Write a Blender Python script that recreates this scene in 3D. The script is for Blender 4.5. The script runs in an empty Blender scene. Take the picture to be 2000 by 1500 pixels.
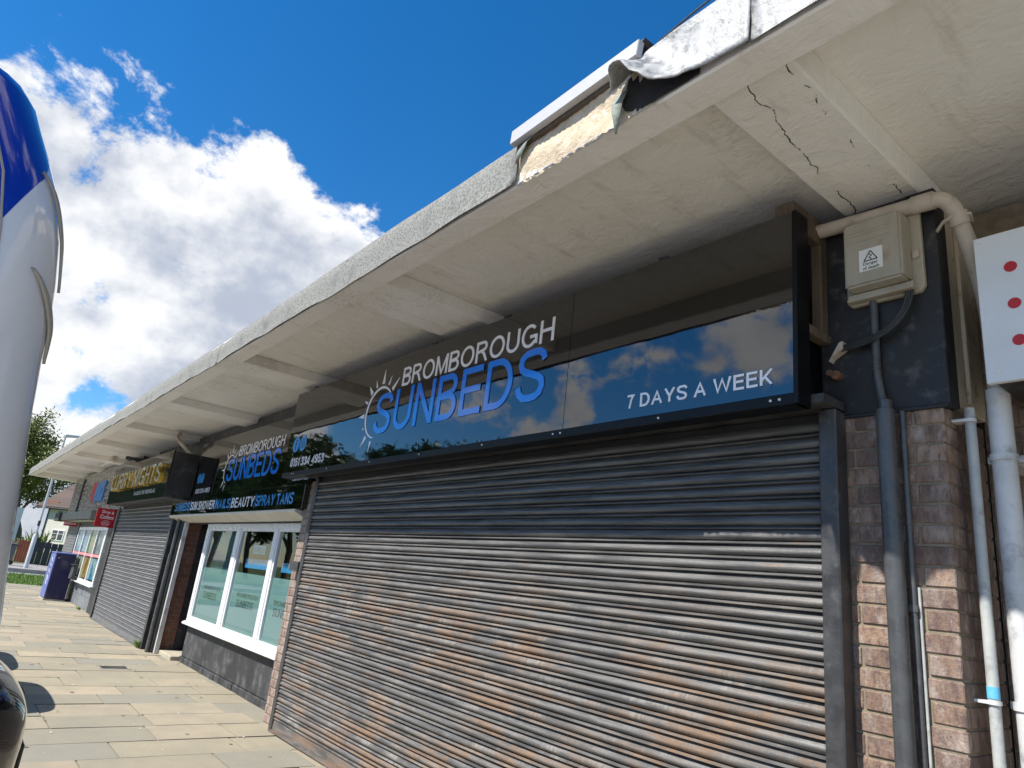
import bpy, bmesh, math, random
from mathutils import Vector, Matrix
random.seed(7)
R = math.radians
scene = bpy.context.scene
col = scene.collection

# ------------------------------------------------------------------ camera
CAM = Vector((0, -2.77, 1.40))
cr = Vector((0.63223158, 0.76711748, 0.10869219))
cu = Vector((0.15849684, -0.26537784, 0.95102753))
cf = Vector((-0.75839434, 0.58404227, 0.28936595))
cd = bpy.data.cameras.new('camera'); cam = bpy.data.objects.new('camera', cd); col.objects.link(cam)
cd.sensor_width = 36; cd.lens = 36 * 1335 / 2000; cd.clip_start = .05; cd.clip_end = 3000
cam.matrix_world = Matrix(((cr.x, cu.x, -cf.x, CAM.x), (cr.y, cu.y, -cf.y, CAM.y), (cr.z, cu.z, -cf.z, CAM.z), (0, 0, 0, 1)))
scene.camera = cam
scene.render.engine = 'CYCLES'
scene.cycles.use_denoising = True
scene.cycles.max_bounces = 10; scene.cycles.diffuse_bounces = 5; scene.cycles.glossy_bounces = 5
scene.cycles.transparent_max_bounces = 12
scene.cycles.caustics_reflective = False; scene.cycles.caustics_refractive = False
scene.cycles.sample_clamp_indirect = 4.0
vs = scene.view_settings
vs.view_transform = 'Standard'; vs.look = 'None'; vs.gamma = 1; vs.use_curve_mapping = False
vs.exposure = 0.6

# ------------------------------------------------------------------ node helpers
def node(nt, typ, ins=None, **attrs):
    n = nt.nodes.new(typ)
    for k, v in attrs.items(): setattr(n, k, v)
    for k, v in (ins or {}).items():
        s = n.inputs[k]
        if isinstance(v, bpy.types.NodeSocket): nt.links.new(v, s)
        else: s.default_value = v
    return n
def math_n(nt, op, a, b=None, c=None, clamp=False):
    d = {0: a}
    if b is not None: d[1] = b
    if c is not None: d[2] = c
    return node(nt, 'ShaderNodeMath', d, operation=op, use_clamp=clamp).outputs[0]
def smooth(nt, v, a, b, lo=0., hi=1.):
    return node(nt, 'ShaderNodeMapRange', {'Value': v, 'From Min': a, 'From Max': b, 'To Min': lo, 'To Max': hi}, interpolation_type='SMOOTHSTEP').outputs[0]
def noise(nt, vec, scale, detail=4, rough=.55, dist=0., out=0):
    return node(nt, 'ShaderNodeTexNoise', {'Vector': vec, 'Scale': scale, 'Detail': detail, 'Roughness': rough, 'Distortion': dist}).outputs[out]
def stretch(nt, vec, s, off=(0, 0, 0)):
    return node(nt, 'ShaderNodeMapping', {'Vector': vec, 'Scale': s, 'Location': off}).outputs[0]
def mixc(nt, f, a, b, blend='MIX'):
    n = node(nt, 'ShaderNodeMix', data_type='RGBA', blend_type=blend)
    for i, v in ((0, f), (6, a), (7, b)):
        if isinstance(v, bpy.types.NodeSocket): nt.links.new(v, n.inputs[i])
        else:
            if i: v = tuple(v) + ((1,) if len(v) == 3 else ())
            n.inputs[i].default_value = v
    return n.outputs[2]
def rgb(c): return (c[0], c[1], c[2], 1)

# ------------------------------------------------------------------ world: Nishita sky with cumulus
SUN_AZ = R(12); SUN_EL = R(50.5)            # sun comes from the street side (-Y), 12 degrees towards -X
sun_dir = Vector((math.sin(SUN_AZ) * math.cos(SUN_EL), math.cos(SUN_AZ) * math.cos(SUN_EL), -math.sin(SUN_EL)))   # travel direction
world = bpy.data.worlds.new('World'); scene.world = world; world.use_nodes = True
nt = world.node_tree; nt.nodes.clear()
sky = node(nt, 'ShaderNodeTexSky', sky_type='NISHITA')
sky.sun_disc = False; sky.sun_elevation = SUN_EL
sky.sun_rotation = math.atan2(-sun_dir.x, -sun_dir.y)
sky.air_density = 1.0; sky.dust_density = 0.0; sky.ozone_density = 5.0; sky.altitude = 50
gen = node(nt, 'ShaderNodeTexCoord').outputs['Generated']
big = noise(nt, stretch(nt, gen, (1, 1, 1.5), (.3, .1, .6)), 3.4, 3, .5)
fine = noise(nt, stretch(nt, gen, (1, 1, 1.35)), 8.5, 12, .64, .15)
def blob(d, inner, outer):
    v = Vector(d).normalized()
    dot = node(nt, 'ShaderNodeVectorMath', {0: gen, 1: v}, operation='DOT_PRODUCT').outputs['Value']
    return smooth(nt, dot, math.cos(R(outer)), math.cos(R(inner)))
dens = math_n(nt, 'ADD', math_n(nt, 'MULTIPLY', big, .55), math_n(nt, 'MULTIPLY', fine, .60))
dens = math_n(nt, 'ADD', dens, math_n(nt, 'MULTIPLY', blob((-.96, .15, .16), 12, 29), .20))
dens = math_n(nt, 'SUBTRACT', dens, math_n(nt, 'MULTIPLY', blob((-.52, .46, .72), 12, 30), .22))
mask = smooth(nt, dens, .605, .68)
up_n = noise(nt, stretch(nt, gen, (1, 1, 1.35), (0, .03, .10)), 8.5, 6, .55)
sh = math_n(nt, 'ADD', math_n(nt, 'MULTIPLY', math_n(nt, 'SUBTRACT', up_n, fine), 1.6), math_n(nt, 'MULTIPLY', math_n(nt, 'SUBTRACT', dens, .66), 2.2))
thick = smooth(nt, sh, -.10, .44)
ccol = mixc(nt, thick, (1.0, 1.0, 1.0), (.47, .52, .62))
sky_c = node(nt, 'ShaderNodeHueSaturation', {'Color': sky.outputs[0], 'Saturation': 1.30}).outputs[0]
lp_sky = node(nt, 'ShaderNodeBackground', {'Color': sky_c, 'Strength': .118})
bg_c = node(nt, 'ShaderNodeBackground', {'Color': ccol, 'Strength': .72})
mixw = node(nt, 'ShaderNodeMixShader', {0: math_n(nt, 'MULTIPLY', mask, .97), 1: lp_sky.outputs[0], 2: bg_c.outputs[0]})
node(nt, 'ShaderNodeOutputWorld', {0: mixw.outputs[0]})

ld = bpy.data.lights.new('sun', 'SUN'); ld.energy = 4.8; ld.angle = R(.53); ld.color = (1, .955, .88)
lo = bpy.data.objects.new('sun', ld); col.objects.link(lo); lo.location = (0, -20, 30)
lo.rotation_euler = sun_dir.to_track_quat('-Z', 'Y').to_euler()

# ------------------------------------------------------------------ materials
M = {}
def newmat(name):
    m = bpy.data.materials.new(name); m.use_nodes = True; nt = m.node_tree; nt.nodes.clear()
    b = node(nt, 'ShaderNodeBsdfPrincipled'); node(nt, 'ShaderNodeOutputMaterial', {0: b.outputs[0]})
    M[name] = m
    pos = node(nt, 'ShaderNodeNewGeometry').outputs['Position']
    return m, nt, b, pos
def setin(nt, b, **k):
    for n_, v in k.items():
        n_ = n_.replace('_', ' ')
        if isinstance(v, bpy.types.NodeSocket): nt.links.new(v, b.inputs[n_])
        else: b.inputs[n_].default_value = rgb(v) if n_ == 'Base Color' else v
def bump(nt, b, h, dist=.01, strength=.6):
    nt.links.new(node(nt, 'ShaderNodeBump', {'Height': h, 'Distance': dist, 'Strength': strength}).outputs[0], b.inputs['Normal'])
def surf(name, c1, c2, scale=6, rough=.6, bumpd=.0, bscale=40, metal=0, lo=.35, hi=.65, st=(1, 1, 1), rvar=.1, rand=0, ior=None, dirt=None):
    m, nt, b, p = newmat(name)
    v = stretch(nt, p, st) if st != (1, 1, 1) else p
    f = smooth(nt, noise(nt, v, scale, 6, .6), lo, hi)
    c = mixc(nt, f, c1, c2)
    if dirt:
        dn = smooth(nt, noise(nt, p, dirt[1], 8, .65), .52, .70)
        c = mixc(nt, math_n(nt, 'MULTIPLY', dn, dirt[2]), c, dirt[0])
    if rand:
        oi = node(nt, 'ShaderNodeObjectInfo').outputs['Random']
        k = node(nt, 'ShaderNodeMapRange', {'Value': oi, 'To Min': 1 - rand, 'To Max': 1 + rand}).outputs[0]
        c = node(nt, 'ShaderNodeHueSaturation', {'Color': c, 'Value': k}).outputs[0]
    setin(nt, b, Base_Color=c, Metallic=metal, Roughness=node(nt, 'ShaderNodeMapRange', {'Value': f, 'To Min': max(.02, rough - rvar), 'To Max': min(1, rough + rvar)}).outputs[0])
    if ior: b.inputs['IOR'].default_value = ior
    if bumpd: bump(nt, b, noise(nt, p, bscale, 8, .65), bumpd)
    return m

# painted soffit plaster with brush swirls, grey damp patch and stains
def plaster(name, crack=False):
    m, nt, b, p = newmat(name)
    f = smooth(nt, noise(nt, p, 2.3, 6, .6), .35, .7)
    c = mixc(nt, f, (.87, .84, .775), (.82, .785, .715))
    damp = math_n(nt, 'MULTIPLY', smooth(nt, noise(nt, p, 1.1, 3, .5), .60, .70), smooth(nt, noise(nt, stretch(nt, p, (1, 2.4, 1)), 26, 6, .7), .45, .62))
    c = mixc(nt, math_n(nt, 'MULTIPLY', damp, .45), c, (.42, .42, .37))
    sp = node(nt, 'ShaderNodeSeparateXYZ', {0: p})
    stain = smooth(nt, noise(nt, stretch(nt, p, (4, .9, 1)), 2.2, 7, .65), .54, .74)
    c = mixc(nt, math_n(nt, 'MULTIPLY', stain, .38), c, (.42, .36, .29))
    h = math_n(nt, 'ADD', noise(nt, p, 5, 5, .55, 1.8), math_n(nt, 'MULTIPLY', noise(nt, stretch(nt, p, (1, 1.7, 1)), 34, 8, .6, .6), .35))
    # raised brush ridges in meandering lines
    w = node(nt, 'ShaderNodeTexVoronoi', {'Vector': node(nt, 'ShaderNodeVectorMath', {0: p, 1: node(nt, 'ShaderNodeVectorMath', {0: noise(nt, p, 3.5, 4, .6, 0, 1), 1: (.5, .5, .5)}, operation='MULTIPLY').outputs[0]}, operation='ADD').outputs[0], 'Scale': 2.6}, feature='DISTANCE_TO_EDGE').outputs[0]
    ridge = math_n(nt, 'MULTIPLY', smooth(nt, w, .035, .0), smooth(nt, noise(nt, p, 2.0, 2, .5), .50, .62))
    h = math_n(nt, 'ADD', h, math_n(nt, 'MULTIPLY', ridge, .14))
    if crack:
        wob = noise(nt, stretch(nt, p, (0, 1, 0)), 4, 6, .6)
        for (x0, sl, thr, wd) in ((-1.235, .10, .50, .0024), (-1.04, .05, .53, .0022)):
            line = math_n(nt, 'ADD', math_n(nt, 'ADD', math_n(nt, 'MULTIPLY', sp.outputs[1], -sl), x0), math_n(nt, 'MULTIPLY', math_n(nt, 'SUBTRACT', wob, .5), .16))
            dd = math_n(nt, 'ABSOLUTE', math_n(nt, 'SUBTRACT', sp.outputs[0], line))
            gate = smooth(nt, noise(nt, p, 6.5, 8, .72), thr, thr + .04)
            width = math_n(nt, 'MULTIPLY', noise(nt, p, 30, 2), wd * 2)
            k = math_n(nt, 'MULTIPLY', math_n(nt, 'LESS_THAN', dd, width), gate)
            c = mixc(nt, k, c, (.03, .026, .022)); h = math_n(nt, 'SUBTRACT', h, k)
    setin(nt, b, Base_Color=c, Roughness=.62)
    bump(nt, b, h, .013, .7)
    return m
plaster('soffit_plaster'); plaster('rib_plaster', True)

def brick_mat(name, c_lo, c_hi, bloom=.5):
    m, nt, b, p = newmat(name)
    oi = node(nt, 'ShaderNodeObjectInfo').outputs['Random']
    c = mixc(nt, oi, c_lo, c_hi)
    streak = noise(nt, stretch(nt, p, (1.0, 1.0, .35)), 46, 6, .65)
    c = mixc(nt, smooth(nt, streak, .40, .68), c, (.13, .085, .075))
    bl = math_n(nt, 'MULTIPLY', smooth(nt, noise(nt, stretch(nt, p, (1, 1, .5)), 16, 8, .7), .44, .70), smooth(nt, noise(nt, p, 4.1, 3, .5), .30, .55))
    c = mixc(nt, math_n(nt, 'MULTIPLY', bl, bloom), c, (.52, .45, .40))
    setin(nt, b, Base_Color=c, Roughness=.85)
    h = math_n(nt, 'ADD', noise(nt, stretch(nt, p, (1, 1, .18)), 240, 3, .6), math_n(nt, 'MULTIPLY', noise(nt, p, 60, 6, .6), 1.2))
    bump(nt, b, h, .006, .8)
brick_mat('brick', (.165, .108, .085), (.335, .222, .155), .65)
brick_mat('brick_pale', (.27, .19, .15), (.40, .30, .24), .6)
brick_mat('brick_red', (.20, .075, .05), (.29, .115, .075), .15)
surf('mortar', (.28, .23, .16), (.20, .165, .12), 20, .9, .006, 120)

# rusty painted shutter
def shutter(name, base, amount, light):
    m, nt, b, p = newmat(name)
    sp = node(nt, 'ShaderNodeSeparateXYZ', {0: p})
    z = sp.outputs[2]; x = sp.outputs[0]
    streak = noise(nt, stretch(nt, p, (.5, 1, 9)), 5.0, 8, .65)
    c = mixc(nt, smooth(nt, streak, .35, .65), base, light)
    zone = math_n(nt, 'MULTIPLY', smooth(nt, z, 1.70, 1.05), smooth(nt, noise(nt, stretch(nt, p, (.45, 1, 1.1), (.4, 0, .2)), 1.6, 3, .5), .34, .54))
    # marks run along single slats: the slat number decorrelates the noise
    slat = math_n(nt, 'FLOOR', math_n(nt, 'DIVIDE', math_n(nt, 'SUBTRACT', z, .096), .0645))
    sv = node(nt, 'ShaderNodeCombineXYZ', {0: x, 1: math_n(nt, 'MULTIPLY', slat, .37), 2: math_n(nt, 'MULTIPLY', z, 2.5)}).outputs[0]
    worn = math_n(nt, 'MULTIPLY', smooth(nt, noise(nt, sv, 3.1, 9, .66), .47, .66), zone)
    ragged = smooth(nt, noise(nt, stretch(nt, p, (6, 1, 1)), 12, 5, .7), .36, .62)
    c = mixc(nt, math_n(nt, 'MULTIPLY', math_n(nt, 'MULTIPLY', worn, ragged), .72 * amount), c, (.34, .31, .27))
    sv2 = node(nt, 'ShaderNodeVectorMath', {0: sv, 1: (4.3, .5, 1.7)}, operation='ADD').outputs[0]
    rust = math_n(nt, 'MULTIPLY', smooth(nt, noise(nt, sv2, 2.0, 9, .64), .43, .62), zone)
    rcol = mixc(nt, noise(nt, p, 22, 6, .6), (.14, .085, .052), (.28, .17, .095))
    brk = smooth(nt, noise(nt, stretch(nt, p, (5, 1, 2)), 14, 7, .72), .30, .58, .15, 1.)
    c = mixc(nt, math_n(nt, 'MULTIPLY', math_n(nt, 'MULTIPLY', rust, brk), .86 * amount, clamp=True), c, rcol)
    line = math_n(nt, 'MULTIPLY', smooth(nt, noise(nt, stretch(nt, p, (.8, 1, 30)), 3.5, 4, .5), .67, .73), .6 * amount)
    c = mixc(nt, line, c, (.30, .13, .045))
    lines = noise(nt, stretch(nt, p, (.25, 1, 14)), 38, 3, .6)
    c = node(nt, 'ShaderNodeHueSaturation', {'Color': c, 'Value': smooth(nt, lines, .3, .7, .78, 1.2)}).outputs[0]
    scr = smooth(nt, noise(nt, stretch(nt, p, (30, 1, 1.2)), 9, 4, .7), .66, .76)
    c = mixc(nt, math_n(nt, 'MULTIPLY', scr, .18), c, (.5, .48, .45))
    setin(nt, b, Base_Color=c, Metallic=.0, Roughness=node(nt, 'ShaderNodeMapRange', {'Value': math_n(nt, 'ADD', rust, worn), 'To Min': .42, 'To Max': .8}).outputs[0])
    perf = node(nt, 'ShaderNodeTexVoronoi', {'Vector': p, 'Scale': 230.}).outputs[0]
    h = math_n(nt, 'ADD', math_n(nt, 'MULTIPLY', perf, .35), noise(nt, p, 90, 6, .6))
    bump(nt, b, h, .0022, .6)
shutter('shutter_rusty', (.075, .074, .073), 1.0, (.165, .160, .152))
shutter('shutter_grey', (.12, .122, .126), .10, (.17, .172, .176))

# paving slab
def slab_mat():
    m, nt, b, p = newmat('paving')
    oi = node(nt, 'ShaderNodeObjectInfo').outputs['Random']
    rp = node(nt, 'ShaderNodeValToRGB', {0: oi}); e = rp.color_ramp; e.interpolation = 'CONSTANT'
    cols = [(.335, .295, .215), (.30, .275, .21), (.36, .315, .225), (.285, .268, .215), (.43, .36, .255), (.335, .295, .21), (.31, .28, .21), (.385, .325, .235)]
    e.elements[0].color = rgb(cols[0]); e.elements[1].position = 1 / 8; e.elements[1].color = rgb(cols[1])
    for i in range(2, 8): q = e.elements.new(i / 8); q.color = rgb(cols[i])
    c = rp.outputs[0]
    c = mixc(nt, smooth(nt, noise(nt, p, 3, 6, .6), .35, .7, 0, .45), c, (.24, .225, .18))
    c = mixc(nt, smooth(nt, noise(nt, p, 130, 3, .7), .45, .75, 0, .5), c, (.16, .145, .12))
    spot = smooth(nt, node(nt, 'ShaderNodeTexVoronoi', {'Vector': p, 'Scale': 5.5}).outputs[0], .055, .035)
    c = mixc(nt, math_n(nt, 'MULTIPLY', spot, math_n(nt, 'MULTIPLY', noise(nt, p, 2.1, 2), .9)), c, (.11, .10, .09))
    setin(nt, b, Base_Color=c, Roughness=.88)
    bump(nt, b, math_n(nt, 'ADD', noise(nt, p, 150, 5, .7), noise(nt, p, 9, 4, .6)), .006, .7)
slab_mat()
surf('joint_soil', (.13, .115, .075), (.16, .175, .05), 9, .95, .01, 90)
surf('asphalt', (.055, .054, .052), (.085, .083, .08), 4, .9, .006, 160)
surf('road_grey', (.25, .24, .225), (.32, .31, .285), 2, .9, .004, 120)
surf('concrete_pale', (.36, .345, .315), (.43, .415, .38), 2, .9, .004, 120)
surf('kerb', (.34, .32, .28), (.25, .24, .21), 5, .9, .006, 90)
surf('soil_grass', (.07, .11, .025), (.11, .16, .035), 3, .95, .02, 60)
surf('grass', (.10, .19, .025), (.20, .30, .05), 2, .7)
surf('felt', (.125, .122, .108), (.30, .295, .265), 70, .85, .010, 120, lo=.34, hi=.60, dirt=((.12, .122, .108), 4, .65))
surf('felt_silver', (.21, .21, .205), (.38, .38, .372), 26, .5, .010, 34, metal=.15, lo=.36, hi=.58)
surf('void_shade', (.012, .011, .010), (.03, .027, .024), 30, .9, .008, 70)  # near-black tone that paints the shade under the lifted felt
surf('felt_under', (.30, .34, .29), (.22, .23, .2), 20, .9, .006, 80)
surf('concrete_raw', (.58, .46, .31), (.68, .57, .42), 14, .95, .02, 55, dirt=((.36, .30, .22), 25, .7))
surf('board_white', (.50, .495, .49), (.44, .435, .43), 4, .5, .002, 60)
surf('black_paint', (.018, .018, .021), (.035, .035, .038), 5, .5, .004, 40, dirt=((.16, .155, .15), 7, .35))
surf('black_panel', (.010, .010, .012), (.02, .02, .022), 6, .6, .004, 18, st=(1, 1, .35), dirt=((.15, .15, .15), 11, .4))
surf('black_render', (.028, .029, .032), (.055, .056, .059), 3, .7, .004, 60, dirt=((.20, .20, .2), 6, .4))
surf('dark_steel', (.035, .035, .037), (.06, .06, .062), 8, .42, .002, 60, dirt=((.2, .2, .19), 18, .25))
surf('brown_dirty', (.50, .42, .32), (.60, .53, .42), 6, .75, .006, 30, st=(1, 1, .25), dirt=((.11, .07, .04), 9, .8))
surf('timber', (.085, .062, .042), (.13, .098, .07), 9, .8, .003, 50, st=(4, 4, .4))
surf('pipe_cream', (.54, .47, .395), (.46, .40, .33), 6, .5, .002, 40, dirt=((.30, .22, .15), 12, .5))
surf('pipe_black', (.058, .06, .064), (.082, .085, .088), 9, .33, .001, 60, dirt=((.13, .13, .13), 22, .35))
surf('pipe_grey', (.38, .40, .40), (.46, .47, .45), 14, .45, .002, 60, dirt=((.24, .22, .2), 18, .6))
surf('pipe_white', (.62, .62, .62), (.52, .52, .51), 7, .45, .001, 60, dirt=((.10, .095, .09), 9, .5))
surf('gaffer_blue', (.10, .42, .72), (.14, .5, .8), 30, .6)
surf('box_grey', (.40, .36, .285), (.33, .295, .235), 5, .6, .003, 40, st=(1, 1, .3), dirt=((.25, .16, .09), 8, .5))
surf('gum', (.19, .175, .15), (.24, .22, .185), 30, .9)
surf('label_white', (.78, .77, .74), (.72, .71, .68), 8, .55)
surf('ink_black', (.02, .02, .02), (.03, .03, .03), 8, .6)
surf('cable_black', (.022, .022, .023), (.04, .04, .04), 20, .55)
surf('upvc', (.80, .81, .82), (.76, .77, .78), 3, .3, .0, 40)
surf('cream_box', (.66, .62, .52), (.60, .56, .47), 3, .45)
surf('sign_white', (.70, .72, .74), (.64, .66, .68), 2, .35)
surf('dot_red', (.50, .012, .02), (.45, .012, .02), 5, .4)
surf('rust_bolt', (.10, .06, .045), (.22, .10, .05), 40, .8, .004, 90)
surf('letter_white', (.86, .85, .90), (.83, .82, .88), 3, .15, ior=1.6)
surf('letter_blue', (.006, .20, .80), (.008, .23, .85), 3, .10, rvar=.03, ior=1.8)
surf('letter_sky', (.03, .26, .62), (.03, .28, .66), 3, .25)
surf('letter_gold', (.62, .40, .045), (.72, .50, .08), 6, .3, metal=.35)
surf('letter_pale', (.62, .55, .40), (.7, .64, .5), 6, .3, metal=.2)
surf('letter_grey', (.45, .47, .46), (.4, .42, .41), 6, .4)
surf('po_red', (.46, .012, .022), (.50, .015, .03), 3, .4)
surf('po_blue', (.05, .16, .44), (.06, .2, .5), 3, .4)
surf('kiosk_blue', (.010, .010, .060), (.014, .014, .08), 3, .6, .002, 30, dirt=((.20, .17, .16), 4, .35))
surf('kiosk_side', (.10, .14, .40), (.13, .17, .43), 3, .45, dirt=((.4, .36, .3), 5, .4))
surf('marble_grey', (.09, .09, .088), (.30, .295, .28), 4.5, .25, st=(.5, .5, 3.5))
surf('panel_grey', (.17, .17, .155), (.20, .20, .18), 3, .5)
surf('panel_lime', (.36, .38, .20), (.32, .34, .18), 3, .5)
surf('interior', (.03, .032, .034), (.045, .046, .048), 2, .8)
surf('blind', (.10, .17, .21), (.13, .20, .24), 5, .7)
surf('film', (.19, .30, .32), (.22, .33, .35), 1.2, .55)
surf('step', (.46, .41, .31), (.38, .34, .26), 6, .85, .005, 60)
surf('tile_grey', (.16, .17, .185), (.20, .21, .225), 3, .5, rand=.12)
surf('render_cream', (.72, .69, .62), (.66, .63, .56), 1.5, .9, .01, 25)
surf('render_white', (.72, .74, .77), (.66, .68, .71), 1.5, .85, .006, 25)
surf('roof_tile', (.075, .052, .042), (.11, .075, .06), 3, .85, .01, 8, rand=.2)
surf('roof_orange', (.36, .12, .06), (.30, .10, .05), 3, .85)
surf('chimney', (.10, .055, .05), (.14, .08, .07), 6, .9, .01, 20)
surf('lamp_post', (.56, .57, .58), (.48, .49, .5), 3, .5)
surf('fence_dark', (.022, .026, .03), (.035, .038, .042), 3, .8, rand=.15)
surf('fence_red', (.30, .06, .03), (.36, .09, .045), 3, .8)
surf('fence_tan', (.40, .25, .14), (.30, .19, .11), 5, .85)
surf('bin_grey', (.085, .09, .098), (.11, .115, .12), 4, .5)
surf('bark', (.10, .075, .055), (.16, .12, .09), 9, .95, .02, 30, st=(3, 3, .5))
surf('leaf_spring', (.10, .125, .02), (.21, .225, .045), 1.2, .6, rvar=.05)
surf('leaf_green', (.045, .09, .014), (.12, .17, .03), .8, .6, rvar=.05)
surf('palm_leaf', (.09, .13, .03), (.30, .34, .12), 3, .5)
surf('tyre', (.02, .02, .02), (.028, .028, .028), 9, .8)
surf('rim', (.45, .45, .46), (.5, .5, .5), 9, .3, metal=.8)
surf('trim_beige', (.42, .37, .30), (.36, .31, .25), 4, .3)
surf('headlamp', (.55, .57, .58), (.42, .43, .44), 18, .12, metal=.7)
surf('tail_red', (.35, .01, .01), (.3, .01, .01), 8, .15)
for nm, hue in (('poster_cool', ((.10, .22, .45), (.40, .48, .55))), ('poster_warm', ((.55, .10, .05), (.65, .45, .12))), ('poster_dark', ((.03, .03, .035), (.42, .42, .42))), ('poster_mix', ((.10, .28, .10), (.60, .33, .10))), ('poster_sky', ((.03, .30, .62), (.62, .68, .72))), ('poster_pale', ((.55, .45, .38), (.72, .66, .58)))):
    surf(nm, hue[0], hue[1], 3.4, .4, lo=.45, hi=.55)
surf('transom_pink', (.62, .22, .22), (.66, .28, .27), 4, .5)
def gloss(name, c, rough, ior, coat=0):
    m, nt, b, p = newmat(name)
    setin(nt, b, Base_Color=c, IOR=ior, Coat_Weight=coat, Coat_Roughness=.03)
    nt.links.new(smooth(nt, noise(nt, p, 5, 6, .6), .3, .8, rough, rough + .03), b.inputs['Roughness'])
    return m, nt, b, p
m, nt, b, p = gloss('sign_gloss', (.003, .003, .004), .012, 1.95)
bump(nt, b, noise(nt, p, 2.6, 2, .5), .004, .25)
gloss('sign_gloss_grey', (.022, .025, .022), .06, 1.5)
gloss('sign_edge', (.004, .004, .005), .38, 1.3)
gloss('car_black', (.006, .006, .008), .12, 1.5, 1)
gloss('car_silver', (.45, .46, .48), .2, 1.5, 1)
gloss('car_white', (.74, .75, .76), .2, 1.5, 1)
gloss('car_glass', (.012, .016, .02), .03, 1.6)
gloss('window_dark', (.02, .03, .05), .05, 1.6)
m, nt, b, p = gloss('van_paint', (.7, .7, .7), .12, 1.5, 1)
sp = node(nt, 'ShaderNodeSeparateXYZ', {0: p})
# diagonal two-tone livery: blue above a rising curve, white below
k1 = math_n(nt, 'ADD', math_n(nt, 'MULTIPLY', math_n(nt, 'ADD', sp.outputs[1], 2.846), 3.3), 2.008)
lv = smooth(nt, math_n(nt, 'SUBTRACT', sp.outputs[2], math_n(nt, 'MAXIMUM', k1, 1.25)), -.004, .004)
lv = math_n(nt, 'MULTIPLY', lv, smooth(nt, sp.outputs[1], -2.798, -2.802))
setin(nt, b, Base_Color=mixc(nt, lv, (.80, .79, .785), (.002, .016, .36)))
# window glass: fresnel reflection over see-through
m = bpy.data.materials.new('pane'); m.use_nodes = True; M['pane'] = m; nt = m.node_tree; nt.nodes.clear()
fr = node(nt, 'ShaderNodeFresnel', {'IOR': 1.6})
geo = node(nt, 'ShaderNodeNewGeometry')
fac = math_n(nt, 'MULTIPLY', fr.outputs[0], math_n(nt, 'SUBTRACT', 1.0, geo.outputs['Backfacing']))
mx = node(nt, 'ShaderNodeMixShader', {0: fac, 1: node(nt, 'ShaderNodeBsdfTransparent', {0: (.86, .92, .90, 1)}).outputs[0], 2: node(nt, 'ShaderNodeBsdfGlossy', {'Roughness': .01}).outputs[0]})
node(nt, 'ShaderNodeOutputMaterial', {0: mx.outputs[0]})
M['lamp_glass'] = M['car_glass']

# ------------------------------------------------------------------ geometry helpers
OFF = {}
class MB:
    def __init__(s): s.v = []; s.f = []
    def add(s, vs_, fs):
        o = len(s.v); s.v += [Vector(v) for v in vs_]; s.f += [tuple(i + o for i in f) for f in fs]; return s
    def box(s, x0, x1, y0, y1, z0, z1):
        return s.add([(x0, y0, z0), (x1, y0, z0), (x1, y1, z0), (x0, y1, z0), (x0, y0, z1), (x1, y0, z1), (x1, y1, z1), (x0, y1, z1)],
                     [(0, 3, 2, 1), (4, 5, 6, 7), (0, 1, 5, 4), (1, 2, 6, 5), (2, 3, 7, 6), (3, 0, 4, 7)])
    def prism(s, pts, axis, a, b):
        """polygon pts (2-d, CCW) extruded along an axis from a to b; axis x: (y,z), y: (x,z), z: (x,y)"""
        def P(p, t): return {'x': (t, p[0], p[1]), 'y': (p[0], t, p[1]), 'z': (p[0], p[1], t)}[axis]
        n = len(pts)
        return s.add([P(p, a) for p in pts] + [P(p, b) for p in pts], [tuple(range(n))[::-1], tuple(range(n, 2 * n))] + [(i, (i + 1) % n, n + (i + 1) % n, n + i) for i in range(n)])
    def tube(s, path, r, seg=12, cap=True):
        path = [Vector(p) for p in path]; n = len(path); rs = r if isinstance(r, (list, tuple)) else [r] * n
        base = len(s.v); up = None
        for i, p in enumerate(path):
            t = (path[min(i + 1, n - 1)] - path[max(i - 1, 0)]).normalized()
            if up is None: up = t.orthogonal().normalized()
            up = (up - t * up.dot(t)).normalized(); w = t.cross(up)
            for k in range(seg):
                a = 2 * math.pi * k / seg; s.v.append(p + (up * math.cos(a) + w * math.sin(a)) * rs[i])
        for i in range(n - 1):
            for k in range(seg):
                k2 = (k + 1) % seg
                s.f.append((base + i * seg + k, base + i * seg + k2, base + (i + 1) * seg + k2, base + (i + 1) * seg + k))
        if cap:
            s.f.append(tuple(base + k for k in range(seg))[::-1]); s.f.append(tuple(base + (n - 1) * seg + k for k in range(seg)))
        return s
    def grid(s, rows, closed=False):
        o = len(s.v); n = len(rows); m = len(rows[0])
        for r_ in rows: s.v += [Vector(p) for p in r_]
        for i in range(n - 1):
            for j in range(m if closed else m - 1):
                j2 = (j + 1) % m
                s.f.append((o + i * m + j, o + i * m + j2, o + (i + 1) * m + j2, o + (i + 1) * m + j))
        return s
    def mesh(s, name, off=Vector((0, 0, 0)), bevel=0, smooth_=False, seg=1):
        me = bpy.data.meshes.new(name)
        me.from_pydata([tuple(v - off) for v in s.v], [], s.f); me.update()
        bm = bmesh.new(); bm.from_mesh(me)
        bmesh.ops.recalc_face_normals(bm, faces=bm.faces)
        if bevel: bmesh.ops.bevel(bm, geom=[e for e in bm.edges if e.calc_face_angle(0) > .5], offset=bevel, segments=seg, affect='EDGES', clamp_overlap=True)
        bm.to_mesh(me); bm.free()
        if smooth_: me.polygons.foreach_set('use_smooth', [True] * len(me.polygons)); me.set_sharp_from_angle(angle=R(40))
        return me
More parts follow.
